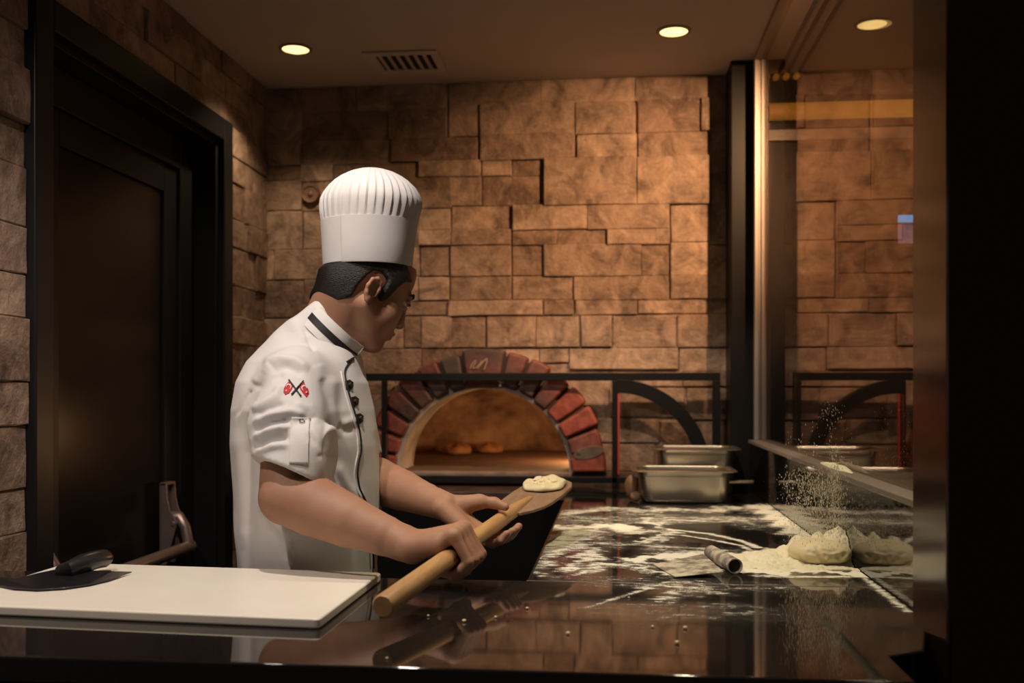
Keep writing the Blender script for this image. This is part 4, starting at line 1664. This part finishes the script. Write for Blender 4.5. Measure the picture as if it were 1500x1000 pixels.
V = smooth_mesh(V, Q, 2)
chef = thing('person', 'chef in tall white hat and white jacket, looking away and holding the wooden peel', 'person')
chef.location = (-.72, 2.28, 0)
CH = []
body = mesh_from(V, Q, 'body', M['skin']); CH.append(body)
del sk

# eyes and brows
for s_ in (1, -1):
    k = MB()
    c = H_(.0735, s_ * .033, .0005)
    k.rings([[c + HR @ np.array([.0118 * math.sin(e), .0118 * math.cos(e) * math.cos(t), .0118 * math.cos(e) * math.sin(t)]) for t in np.linspace(0, 2 * math.pi, 21)[:-1]] for e in np.linspace(-math.pi / 2, math.pi / 2, 13)])
    ey = k.build('eye', M['eye_white']); CH.append(ey)
    k = MB()
    k.rings([[c + HR @ np.array([.0124 * math.sin(e), .0124 * math.cos(e) * math.cos(t), .0124 * math.cos(e) * math.sin(t)]) for t in np.linspace(0, 2 * math.pi, 17)[:-1]] for e in np.linspace(math.pi / 2 * .66, math.pi / 2, 5)])
    k.build('iris', M['iris'], ey)
    k = MB()
    k.tube([H_(.090, s_ * .014, .022), H_(.0925, s_ * .027, .028), H_(.084, s_ * .044, .027), H_(.072, s_ * .054, .019)], [.003, .0042, .0036, .0015], 8)
    CH.append(k.build('eyebrow', M['hair']))
    k = MB()
    k.tube([H_(.0865, s_ * .020, .0035), H_(.0925, s_ * .030, .0065), H_(.0905, s_ * .039, .006), H_(.084, s_ * .047, .002)], [.0008, .0017, .0017, .0008], 6)
    CH.append(k.build('eyelashes', M['hair']))

# ---------------- hair
hr = Field(HCN - .17, HCN + .17, .0030)
hr.add(hell((-.012, 0, .040), (.106, .086, .103)), .01)
hr.add(hell((-.040, 0, -.004), (.074, .070, .070)), .03)
hr.add(hell((.0, 0, .02), (.075, .0825, .07)), .02)
hr.add(rc(P(480, 455, 2.345), H_(-.058, 0, -.02), .0535, .0545), .02)
hr.add(rc(NB, NT, .0615, .0585), .02)
sl, p = hr.block(hr.lo, hr.lo + hr.h * hr.n)
lc = ((p - HCN.astype(np.float32)) @ HR.astype(np.float32)) / HS
prof = [(-.14, .2), (-.14, -.062), (-.085, -.078), (-.056, -.078), (-.040, -.056), (-.044, -.030), (-.040, -.005), (-.034, .012), (-.018, .018), (.002, .010), (.006, -.015), (.008, -.044), (.017, -.050), (.027, -.034), (.033, .010), (.044, .034), (.060, .044), (.072, .062), (.10, .075), (.1, .2)]
dcut = poly_sdf(np.stack([lc[..., 0], lc[..., 2] + .0], -1), prof).astype(np.float32) * HS
a_ = hr.F
h_ = np.maximum(.010 - np.abs(a_ - dcut), 0) / .010
hr.F = np.maximum(a_, dcut) + h_ * h_ * .0025
hax = P(539, 388, 2.33)
rxy = np.hypot(p[..., 0] - hax[0], p[..., 1] - hax[1])
hr.F = np.maximum(hr.F, np.where(p[..., 2] > hax[2], rxy - .0985, rxy - .0985 - (hax[2] - p[..., 2]) * np.where(lc[..., 0] > .02, .15, 1.3))).astype(np.float32)
V, Q = hr.mesh()
V = smooth_mesh(V, Q, 2)
CH.append(mesh_from(V, Q, 'hair', M['hair']))

# ---------------- jacket
SLC = [  # y, left, right, lateral half width
    (440, 462, 490, .032), (452, 446, 496, .044), (470, 420, 504, .054), (490, 398, 511, .068), (510, 378, 520, .092), (530, 362, 528, .128), (560, 349, 538, .172),
    (600, 343, 547, .200), (650, 342, 555, .197), (700, 344, 559, .192), (760, 347, 560, .190), (830, 352, 553, .196), (900, 350, 556, .200), (960, 348, 558, .20)]
DT = 2.31
zs_, cx_, cy_, ax_, bx_ = [], [], [], [], []
for (y, l_, r_, b_) in SLC:
    c = P((l_ + r_) / 2, y, DT)
    zs_.append(c[2]); cx_.append(c[0]); cy_.append(c[1]); ax_.append((r_ - l_) / 2 * DT / F - .004); bx_.append(b_)
zs_, cx_, cy_, ax_, bx_ = [np.array(v[::-1]) for v in (zs_, cx_, cy_, ax_, bx_)]
HEM = .70
ZTOP = float(zs_[-1])


def torso(p):
    z = p[..., 2]
    cx, cy, a, b = [np.interp(z, zs_, v) for v in (cx_, cy_, ax_, bx_)]
    dx, dy = p[..., 0] - cx, p[..., 1] - cy
    u = dx * math.cos(PSI) + dy * math.sin(PSI)
    v = -dx * math.sin(PSI) + dy * math.cos(PSI)
    pw = 2.25
    k0 = ((np.abs(u) / a) ** pw + (np.abs(v) / b) ** pw) ** (1 / pw)
    gx_ = np.sqrt((u / (a * a)) ** 2 + (v / (b * b)) ** 2)
    d = k0 * (k0 - 1) / np.maximum(gx_, 1e-3)
    d = np.maximum(d, z - ZTOP)
    return np.maximum(d, HEM - z)


jk = Field((-1.06, 1.90, .68), (-.42, 2.66, 1.58), .0038)
jk.add(((-1.05, 2.0, HEM), (-.45, 2.6, 1.56), torso), .01)
# right sleeve, cut at the rolled cuff
CU = P(428, 697, 2.04)
CN = -RT * .40 - UPV * .86 - FW * .32
CN = CN / np.linalg.norm(CN)


def cutsleeve(parts_, c, n, lo, hi):
    def fn(p):
        d = np.full(p.shape[:-1], 1.0, np.float32)
        for q in parts_:
            e = q[2](p)
            h = np.maximum(.02 - np.abs(d - e), 0) / .02
            d = np.minimum(d, e) - h * h * .005
        return np.maximum(d, (p - c.astype(np.float32)) @ n.astype(np.float32))
    return np.array(lo), np.array(hi), fn


SM = P(421, 622, 2.085)
jk.add(cutsleeve([rc(SR + np.array([.005, .01, -.002]), SM, .073, .0755), rc(SM, CU + CN * .03, .0755, .072)], CU, CN, (-1.05, 1.92, 1.05), (-.55, 2.3, 1.46)), .035)
jk.add(cutsleeve([rc(CU - CN * .052, CU + CN * .03, .0775, .0765)], CU, CN, (-1.05, 1.92, 1.05), (-.6, 2.2, 1.26)), .003)
jk.add(rc(CU - CN * .016, CU + CN * .06, .064, .064), .004, 's')
# left sleeve
CUL = P(517, 672, 2.44)
CNL = (EL - SL); CNL = CNL / np.linalg.norm(CNL)
jk.add(cutsleeve([rc(SL, (SL + CUL) / 2, .074, .072), rc((SL + CUL) / 2, CUL + CNL * .03, .072, .068)], CUL, CNL, (-.9, 2.2, 1.05), (-.45, 2.64, 1.47)), .022)
jk.add(cutsleeve([rc(CUL - CNL * .05, CUL + CNL * .03, .073, .072)], CUL, CNL, (-.9, 2.2, 1.05), (-.42, 2.64, 1.27)), .003)
jk.add(rc(CUL - CNL * .016, CUL + CNL * .06, .060, .060), .004, 's')
V, Q = jk.mesh()
V = smooth_mesh(V, Q, 4)
del jk
# folds pressed into the cloth: (pixel polyline, width px, height m)
def z2(*pts):
    return [(320 + x / 2.327, 420 + y / 2.327) for x, y in pts]


FOLDS = [
    (z2((150, 262), (210, 245), (262, 252), (310, 285)), 7, .0055), (z2((165, 290), (230, 272), (290, 300)), 6, -.004),
    (z2((118, 330), (150, 290), (185, 270)), 6, .005), (z2((125, 350), (175, 310), (225, 300)), 6, -.0035),
    (z2((112, 420), (150, 400), (195, 370), (215, 335)), 6, .0055), (z2((128, 442), (180, 415), (225, 395)), 5, -.0045),
    (z2((118, 465), (170, 437), (245, 425), (300, 440)), 6, .006), (z2((130, 492), (180, 465), (245, 455)), 5, -.0055),
    (z2((122, 520), (160, 492), (215, 478), (250, 490)), 6, .0065), (z2((128, 548), (175, 520), (240, 512)), 5, -.0055),
    (z2((130, 566), (180, 545), (240, 540)), 5, .005),
    (z2((255, 395), (310, 415), (340, 470)), 7, .0035), (z2((300, 500), (340, 540), (350, 590)), 6, -.002), (z2((315, 470), (340, 520), (348, 580)), 6, .002),
    (z2((352, 300), (372, 380), (368, 470), (360, 600)), 6, -.0028), (z2((340, 262), (355, 320)), 8, .0015),
    (z2((390, 300), (385, 400), (400, 520)), 9, .004), (z2((420, 470), (455, 455), (470, 462)), 6, .003), (z2((400, 470), (430, 490), (460, 485)), 6, -.003),
    (z2((400, 600), (440, 680), (490, 730)), 8, .0035), (z2((390, 560), (400, 640), (440, 720)), 7, -.0035),
    (z2((58, 440), (90, 380), (112, 350)), 3, -.004), (z2((60, 480), (75, 600), (85, 760), (90, 900)), 9, .003), (z2((95, 520), (105, 680), (110, 860)), 8, -.003),
    (z2((130, 700), (180, 800), (260, 860)), 9, .003), (z2((140, 760), (200, 850), (250, 930)), 8, -.003),
    (z2((250, 860), (251, 945)), 1.6, -.002), (z2((495, 300), (520, 400), (545, 520)), 8, .003),
    (z2((290, 130), (310, 190), (330, 220)), 3, -.003), (z2((240, 110), (270, 150), (300, 190)), 10, .003),
]
N = vnormals(V, Q)
px = proj(V)
face = (N @ FW) < .15
dep = (V - CAM) @ FW
for pl, wd, hh in FOLDS:
    dd, par = seg_dist2(px, pl)
    tap = np.clip(np.minimum(par, 1 - par) * 6 + .15, 0, 1)
    amt = 1.5 * hh * np.exp(-(dd / wd) ** 2) * tap * face * (dep < 2.36)
    V = V + N * amt[:, None]
V = smooth_mesh(V, Q, 1)
# loose large-scale unevenness of the cloth
n1 = np.sin(V @ np.array([31., 17, 23]) + 2 * np.sin(V @ np.array([11., -19, 13])))
V = V + N * (n1 * .0012)[:, None]
jacket = mesh_from(V, Q, 'jacket', M['cloth']); CH.append(jacket)
tree = BVHTree.FromPolygons([tuple(v) for v in V], [tuple(q) for q in Q])


def on_cloth(x, y, off=.0012):
    r = ray(x, y)
    d_ = Vector(r).normalized()
    hit = tree.ray_cast(Vector(CAM), d_)
    if hit[0] is None:
        hit = tree.find_nearest(Vector(P(x, y, 2.2)))
    return np.array(hit[0]) + np.array(hit[1]) * off, np.array(hit[1])


def patch(name, poly, m, parent, off=.0012, step=1.2, thick=.0008):
    """a piece of cloth or thread sewn on: outline in photo pixels, laid on the jacket"""
    bm = bmesh.new()
    vs = [bm.verts.new((x, y, 0)) for x, y in poly]
    bm.faces.new(vs)
    mx_ = max(max(p[0] for p in poly) - min(p[0] for p in poly), max(p[1] for p in poly) - min(p[1] for p in poly))
    x0, x1 = min(p[0] for p in poly), max(p[0] for p in poly)
    y0, y1 = min(p[1] for p in poly), max(p[1] for p in poly)
    for i in range(1, int((x1 - x0) / step)):
        g_ = bm.verts[:] + bm.edges[:] + bm.faces[:]
        bmesh.ops.bisect_plane(bm, geom=g_, plane_co=(x0 + i * step, 0, 0), plane_no=(1, 0, 0))
    for i in range(1, int((y1 - y0) / step)):
        g_ = bm.verts[:] + bm.edges[:] + bm.faces[:]
        bmesh.ops.bisect_plane(bm, geom=g_, plane_co=(0, y0 + i * step, 0), plane_no=(0, 1, 0))
    for v in bm.verts:
        c, n = on_cloth(v.co.x, v.co.y, off)
        v.co = Vector(c)
    bmesh.ops.recalc_face_normals(bm, faces=bm.faces)
    if sum((f_.normal @ Vector(FW)) for f_ in bm.faces) > 0:
        bmesh.ops.reverse_faces(bm, faces=bm.faces)
    me = bpy.data.meshes.new(name)
    bm.to_mesh(me); bm.free()
    o = link(name, me, m, parent)
    s_ = o.modifiers.new('thick', 'SOLIDIFY'); s_.thickness = thick; s_.offset = -1
    return o


def strip(pl, w):
    """constant width band along a pixel polyline"""
    pl = [np.array(p, float) for p in pl]
    L_, R_ = [], []
    for i, p in enumerate(pl):
        t = pl[min(i + 1, len(pl) - 1)] - pl[max(i - 1, 0)]
        t /= np.linalg.norm(t)
        n = np.array([-t[1], t[0]])
        L_.append(tuple(p + n * w / 2)); R_.append(tuple(p - n * w / 2))
    return L_ + R_[::-1]


def piping(name, pl, r, m, parent, off=.0008, dense=3):
    pts = []
    for i in range(len(pl) - 1):
        n = max(2, int(np.hypot(pl[i + 1][0] - pl[i][0], pl[i + 1][1] - pl[i][1]) / dense))
        for t in np.linspace(0, 1, n, endpoint=False):
            pts.append(on_cloth(pl[i][0] + (pl[i + 1][0] - pl[i][0]) * t, pl[i][1] + (pl[i + 1][1] - pl[i][1]) * t, off)[0])
    pts = np.array(pts)
    for _ in range(3):
        pts[1:-1] = (pts[:-2] + 2 * pts[1:-1] + pts[2:]) / 4
    k = MB(); k.tube(list(pts), r, 8)
    return k.build(name, m, parent)


# front placket: black piping with toggles
PIP = [(518, 524), (509, 534), (504, 543), (506, 556), (509, 570), (514, 588), (520, 607), (525, 624), (528, 640), (529, 661), (525, 678), (523, 695), (526, 715), (534, 731), (541, 745), (545, 770), (546, 800), (547, 835)]
piping('placket_piping', PIP, .0023, M['piping'], jacket)
piping('placket_piping', [(508, 531), (514, 527), (519, 524)], .0035, M['piping'], jacket)
piping('placket_edge', [(x - 4.5, y + 1) for x, y in PIP[2:]], .0016, M['cloth_strap'], jacket)
for (bx, by) in ((511, 564), (519, 588), (526, 613)):
    patch('button_loop', [(bx - 6, by - 6), (bx + 1, by - 8), (bx + 6, by - 4), (bx + 5, by + 4), (bx, by + 8), (bx - 4, by + 6)], M['piping'], jacket, .0016, 2.5, .0025)
    c, n = on_cloth(bx + .5, by, .004)
    k = MB()
    u_ = np.cross(n, UPV); u_ /= np.linalg.norm(u_); v_ = np.cross(n, u_)
    k.rings([[c + n * h + (u_ * math.cos(t) + v_ * math.sin(t)) * r_ for t in np.linspace(0, 2 * math.pi, 17)[:-1]] for h, r_ in ((-.003, .0052), (.0012, .0052), (.0022, .0042), (.0026, .002), (.0026, .0004))])
    k.build('button', M['button'], jacket)
# sleeve strap with its snap
patch('sleeve_strap', strip([(441, 611), (439.5, 630), (438, 655), (437, 679)], 27), M['cloth_strap'], jacket, .0035, 3, .003)
c, n = on_cloth(442, 619, .0068)
u_ = np.cross(n, UPV); u_ /= np.linalg.norm(u_); v_ = np.cross(n, u_)
k = MB()
ringp = [c + (u_ * math.cos(t) + v_ * math.sin(t)) * .0052 for t in np.linspace(0, 2 * math.pi, 21)]
k.tube(ringp, .0009, 6, cap=False); k.build('snap', M['button'], jacket)
# embroidered crossed flags: (from the zoom: 8.333 px per px, origin 400,540)


def z9(*pts):
    return [(400 + x / 8.333, 540 + y / 8.333) for x, y in pts]


patch('flag_patch', z9((190, 158), (248, 200), (228, 255), (196, 300), (150, 322), (124, 290), (130, 240), (160, 195)), M['flag_red'], jacket, .0012, 1.5)
patch('flag_patch', z9((372, 165), (318, 205), (335, 262), (362, 300), (408, 352), (436, 300), (425, 250), (395, 205)), M['flag_red'], jacket, .0012, 1.5)


def crescent(cx, cy, r, a0):
    o_ = [(cx + r * math.cos(t), cy + r * math.sin(t)) for t in np.linspace(R(a0 + 40), R(a0 + 320), 14)]
    i_ = [(cx + r * .22 * math.cos(R(a0)) + r * .72 * math.cos(t), cy + r * .22 * math.sin(R(a0)) + r * .72 * math.sin(t)) for t in np.linspace(R(a0 + 310), R(a0 + 50), 12)]
    return z9(*(o_ + i_))


def star(cx, cy, r):
    return z9(*[(cx + (r if i % 2 == 0 else r * .42) * math.cos(R(36 * i - 90)), cy + (r if i % 2 == 0 else r * .42) * math.sin(R(36 * i - 90))) for i in range(10)])


patch('flag_crescent', crescent(192, 222, 33, 120), M['flag_white'], jacket, .0022, 1.5)
patch('flag_crescent', crescent(376, 238, 33, 60), M['flag_white'], jacket, .0022, 1.5)
patch('flag_star', star(160, 275, 19), M['flag_white'], jacket, .0022, 2)
patch('flag_star', star(406, 295, 19), M['flag_white'], jacket, .0022, 2)
patch('flag_pole', z9((184, 142), (200, 136), (345, 340), (330, 346)), M['piping'], jacket, .0028, 2)
patch('flag_pole', z9((375, 152), (362, 148), (216, 318), (230, 328)), M['piping'], jacket, .0030, 2)

# collar: stand-up band with a black stripe
B0, F0 = P(449, 456, 2.315), P(520, 524, 2.315)
cc = (B0 + F0) / 2
cu = (F0 - B0); au = np.linalg.norm(cu) / 2; cu = cu / (2 * au)
cv = FW - cu * (FW @ cu); cv /= np.linalg.norm(cv)
cn = np.cross(cu, cv)
if cn[2] < 0:
    cn = -cn
AV = .078


def cring(h, f, n=48):
    return [cc + cn * h + cu * (au * f * math.cos(t)) + cv * (AV * f * math.sin(t)) for t in np.linspace(R(6), R(354), n)]


def band(h0, h1, f0, f1, th_, name, m, parent):
    k = MB()
    a, b = cring(h0, f0), cring(h1, f1)
    a2, b2 = cring(h0, f0 - th_), cring(h1, f1 - th_)
    k.rings([[p, q_, r_, s_] for p, q_, r_, s_ in zip(a, b, b2, a2)])
    return k.build(name, m, parent)


cl = band(-.020, .033, 1.03, .97, .045, 'collar', M['cloth_strap'], jacket)
band(-.004, .012, 1.026, 1.010, .012, 'collar_stripe', M['piping'], jacket)

# ---------------- tall pleated hat
hc = P(538, 390, 2.33)
ht = [np.array([1, 0, 0.]), np.array([0, 1, 0.]), np.array([0, 0, 1.])]
pxm = 2.33 / F
tilt = .0


def hring(dz, rx, ry, ox=0, n=288, pleat=0.0, dip=0.0):
    out = []
    for i in range(n):
        t = 2 * math.pi * i / n
        s_ = (t * 38 / (2 * math.pi)) % 1.0
        saw = (s_ / .8 if s_ < .8 else (1 - s_) / .2) - .5
        f = 1 + pleat * saw
        out.append(hc + RT * (rx * f * math.cos(t) + ox) + FW * (ry * f * math.sin(t)) + UPV * (dz + dip * math.cos(t)))
    return out


k = MB()
Z = lambda y: (390 - y) * pxm
band_r = [hring(Z(y), w_ / 2 * pxm, w_ / 2 * pxm * 1.03, (x - 538) * pxm) for y, x, w_ in ((391, 539, 128), (388, 539, 130), (360, 540, 134), (326, 541.5, 141))]
inner = [hring(Z(y), (w_ / 2 - 2) * pxm, (w_ / 2 - 2) * pxm * 1.03, (x - 538) * pxm) for y, x, w_ in ((326, 541.5, 141), (360, 540, 134), (391, 539, 128))]
k.rings(band_r + inner + [band_r[0]], cap0=False, cap1=False)
hat = k.build('chef_hat', M['hat'], fix=True); CH.append(hat)
k = MB()
crown = [(327, 541.5, 139.5, .012), (322, 541.7, 141, .024), (312, 542.5, 144.5, .03), (302, 543.5, 147.5, .032), (294, 544, 146.5, .032), (285, 544.5, 139, .032), (276, 545, 127, .032), (267, 545, 109, .030), (260, 545, 90, .028), (254, 545, 67, .022), (250, 545, 44, .016), (248, 545, 24, .01), (247, 545, 8, 0)]
k.rings([hring(Z(y), w_ / 2 * pxm, w_ / 2 * pxm * 1.03, (x - 538) * pxm, pleat=pl_, dip=-.00) for y, x, w_, pl_ in crown], cap0=False)
cw = k.build('pleated_crown', M['hat'], hat)
k = MB()
# overlapping end of the paper band
t0, t1 = R(232), R(244)
a = [[hc + RT * (w_ / 2 * pxm * 1.008 * math.cos(t) + (x - 538) * pxm) + FW * (w_ / 2 * pxm * 1.038 * math.sin(t)) + UPV * Z(y) for y, x, w_ in ((390, 539, 129), (360, 540, 134), (327, 541.5, 141))] for t in np.linspace(R(180), t1, 14)]
b = [[p + (p - np.array([hc[0], hc[1], p[2]])) * -.006 for p in r_] for r_ in a]
k.rings([r_ + s_[::-1] for r_, s_ in zip(a, b)])
k.build('band_overlap', M['hat'], hat)

# ---------------- trousers and shoes (behind the counter)
tr = Field((-1.0, 2.0, .05), (-.45, 2.6, .95), .008)
hipc = np.array([-.73, 2.27, .86])
tr.add(ell(hipc, (.145, .175, .13)), .03)
legs = [(2.165, -.73), (2.375, -.70)]
for y, x in legs:
    chain(tr, [(x, y, .84), (x + .03, y, .48), (x, y, .10)], [.098, .072, .062], .04)
V, Q = tr.mesh()
V = smooth_mesh(V, Q, 2)
CH.append(mesh_from(V, Q, 'trousers', M['trousers']))
for y, x in legs:
    k = MB()
    rg = []
    for t_, w_, h_ in ((-.075, .020, .05), (-.06, .036, .085), (-.01, .040, .10), (.05, .040, .085), (.11, .046, .055), (.165, .044, .045), (.20, .030, .035), (.212, .012, .022)):
        rg.append([(x + t_, y + w_ * math.cos(a), .0008 + max(0, h_ * (.5 + .5 * math.sin(a)))) for a in np.linspace(0, 2 * math.pi, 19)[:-1]])
    k.rings(rg)
    CH.append(k.build('shoe', M['shoe']))
for o in CH:
    o.parent = chef
    o.matrix_parent_inverse = Matrix.Translation(-Vector(chef.location))

# ================================================================== LIGHT
WARM = (1.0, .70, .42)
downlight(float(L1[0]), float(L1[1]), 'glowing round downlight on the left of the ceiling, above the chef hat', 18, aim=(-1.2, 3.75, 0), size=120, color=WARM)
downlight(float(L2[0]), float(L2[1]), 'glowing round downlight on the right of the ceiling, nearest the glass', 7, aim=(.1, 3.5, 0), size=115, blend=.9, color=(1, .62, .30), rad=.025)
# further fittings of the same pattern, out of the frame towards the guests and beyond the glass
NEU = (1.0, .85, .74)
downlight(-.62, 1.60, 'downlight over the cutting board, out of sight', 60, aim=(-.75, 2.1, .9), size=95, color=NEU, seen=False)
downlight(.22, 2.10, 'downlight over the dough, out of sight', 48, aim=(.35, 2.25, .9), size=80, color=(1, .87, .58), seen=False)
downlight(-1.05, .95, 'downlight nearest the guests on the left, out of sight', 48, aim=(-.95, 2.4, 1.1), size=75, color=NEU, seen=False)
downlight(.0, 2.80, 'downlight over the side worktop, out of sight', 58, aim=(.0, 3.6, .95), size=62, blend=.35, color=(1, .78, .54), seen=False)
downlight(.98, 2.85, 'downlight beyond the glass, hidden by the dark post', 430, aim=(.06, 4.14, 1.90), size=58, blend=1.0, color=(1, .60, .31), rad=.02, seen=False)
# ember glow inside the oven
l = bpy.data.lights.new('oven_embers', 'POINT'); l.energy = 9; l.color = (1, .50, .20); l.shadow_soft_size = .06
lo = bpy.data.objects.new('oven_embers', l); COL.objects.link(lo); lo.location = (OCX + .40, YO + .62, ZF + .12)

wd = bpy.data.worlds.new('dim_room'); SC.world = wd; wd.use_nodes = True
bg = wd.node_tree.nodes['Background']; bg.inputs[0].default_value = (1, .8, .65, 1); bg.inputs[1].default_value = .025

# ================================================================== CAMERA
cd = bpy.data.cameras.new('camera')
cd.sensor_width = 36
cd.lens = F / 1500 * 36
cd.shift_y = (HZ - 500) / 1500
cd.clip_start = .05
co = bpy.data.objects.new('camera', cd)
COL.objects.link(co)
co.location = tuple(CAM)
co.rotation_euler = (math.pi / 2, 0, YAW)
cd.dof.use_dof = True
cd.dof.focus_distance = 2.2
cd.dof.aperture_fstop = 3.2
SC.camera = co
SC.view_settings.view_transform = 'Standard'
SC.view_settings.look = 'None'
SC.view_settings.exposure = 0.0
SC.view_settings.gamma = 1
SC.view_settings.use_curve_mapping = False
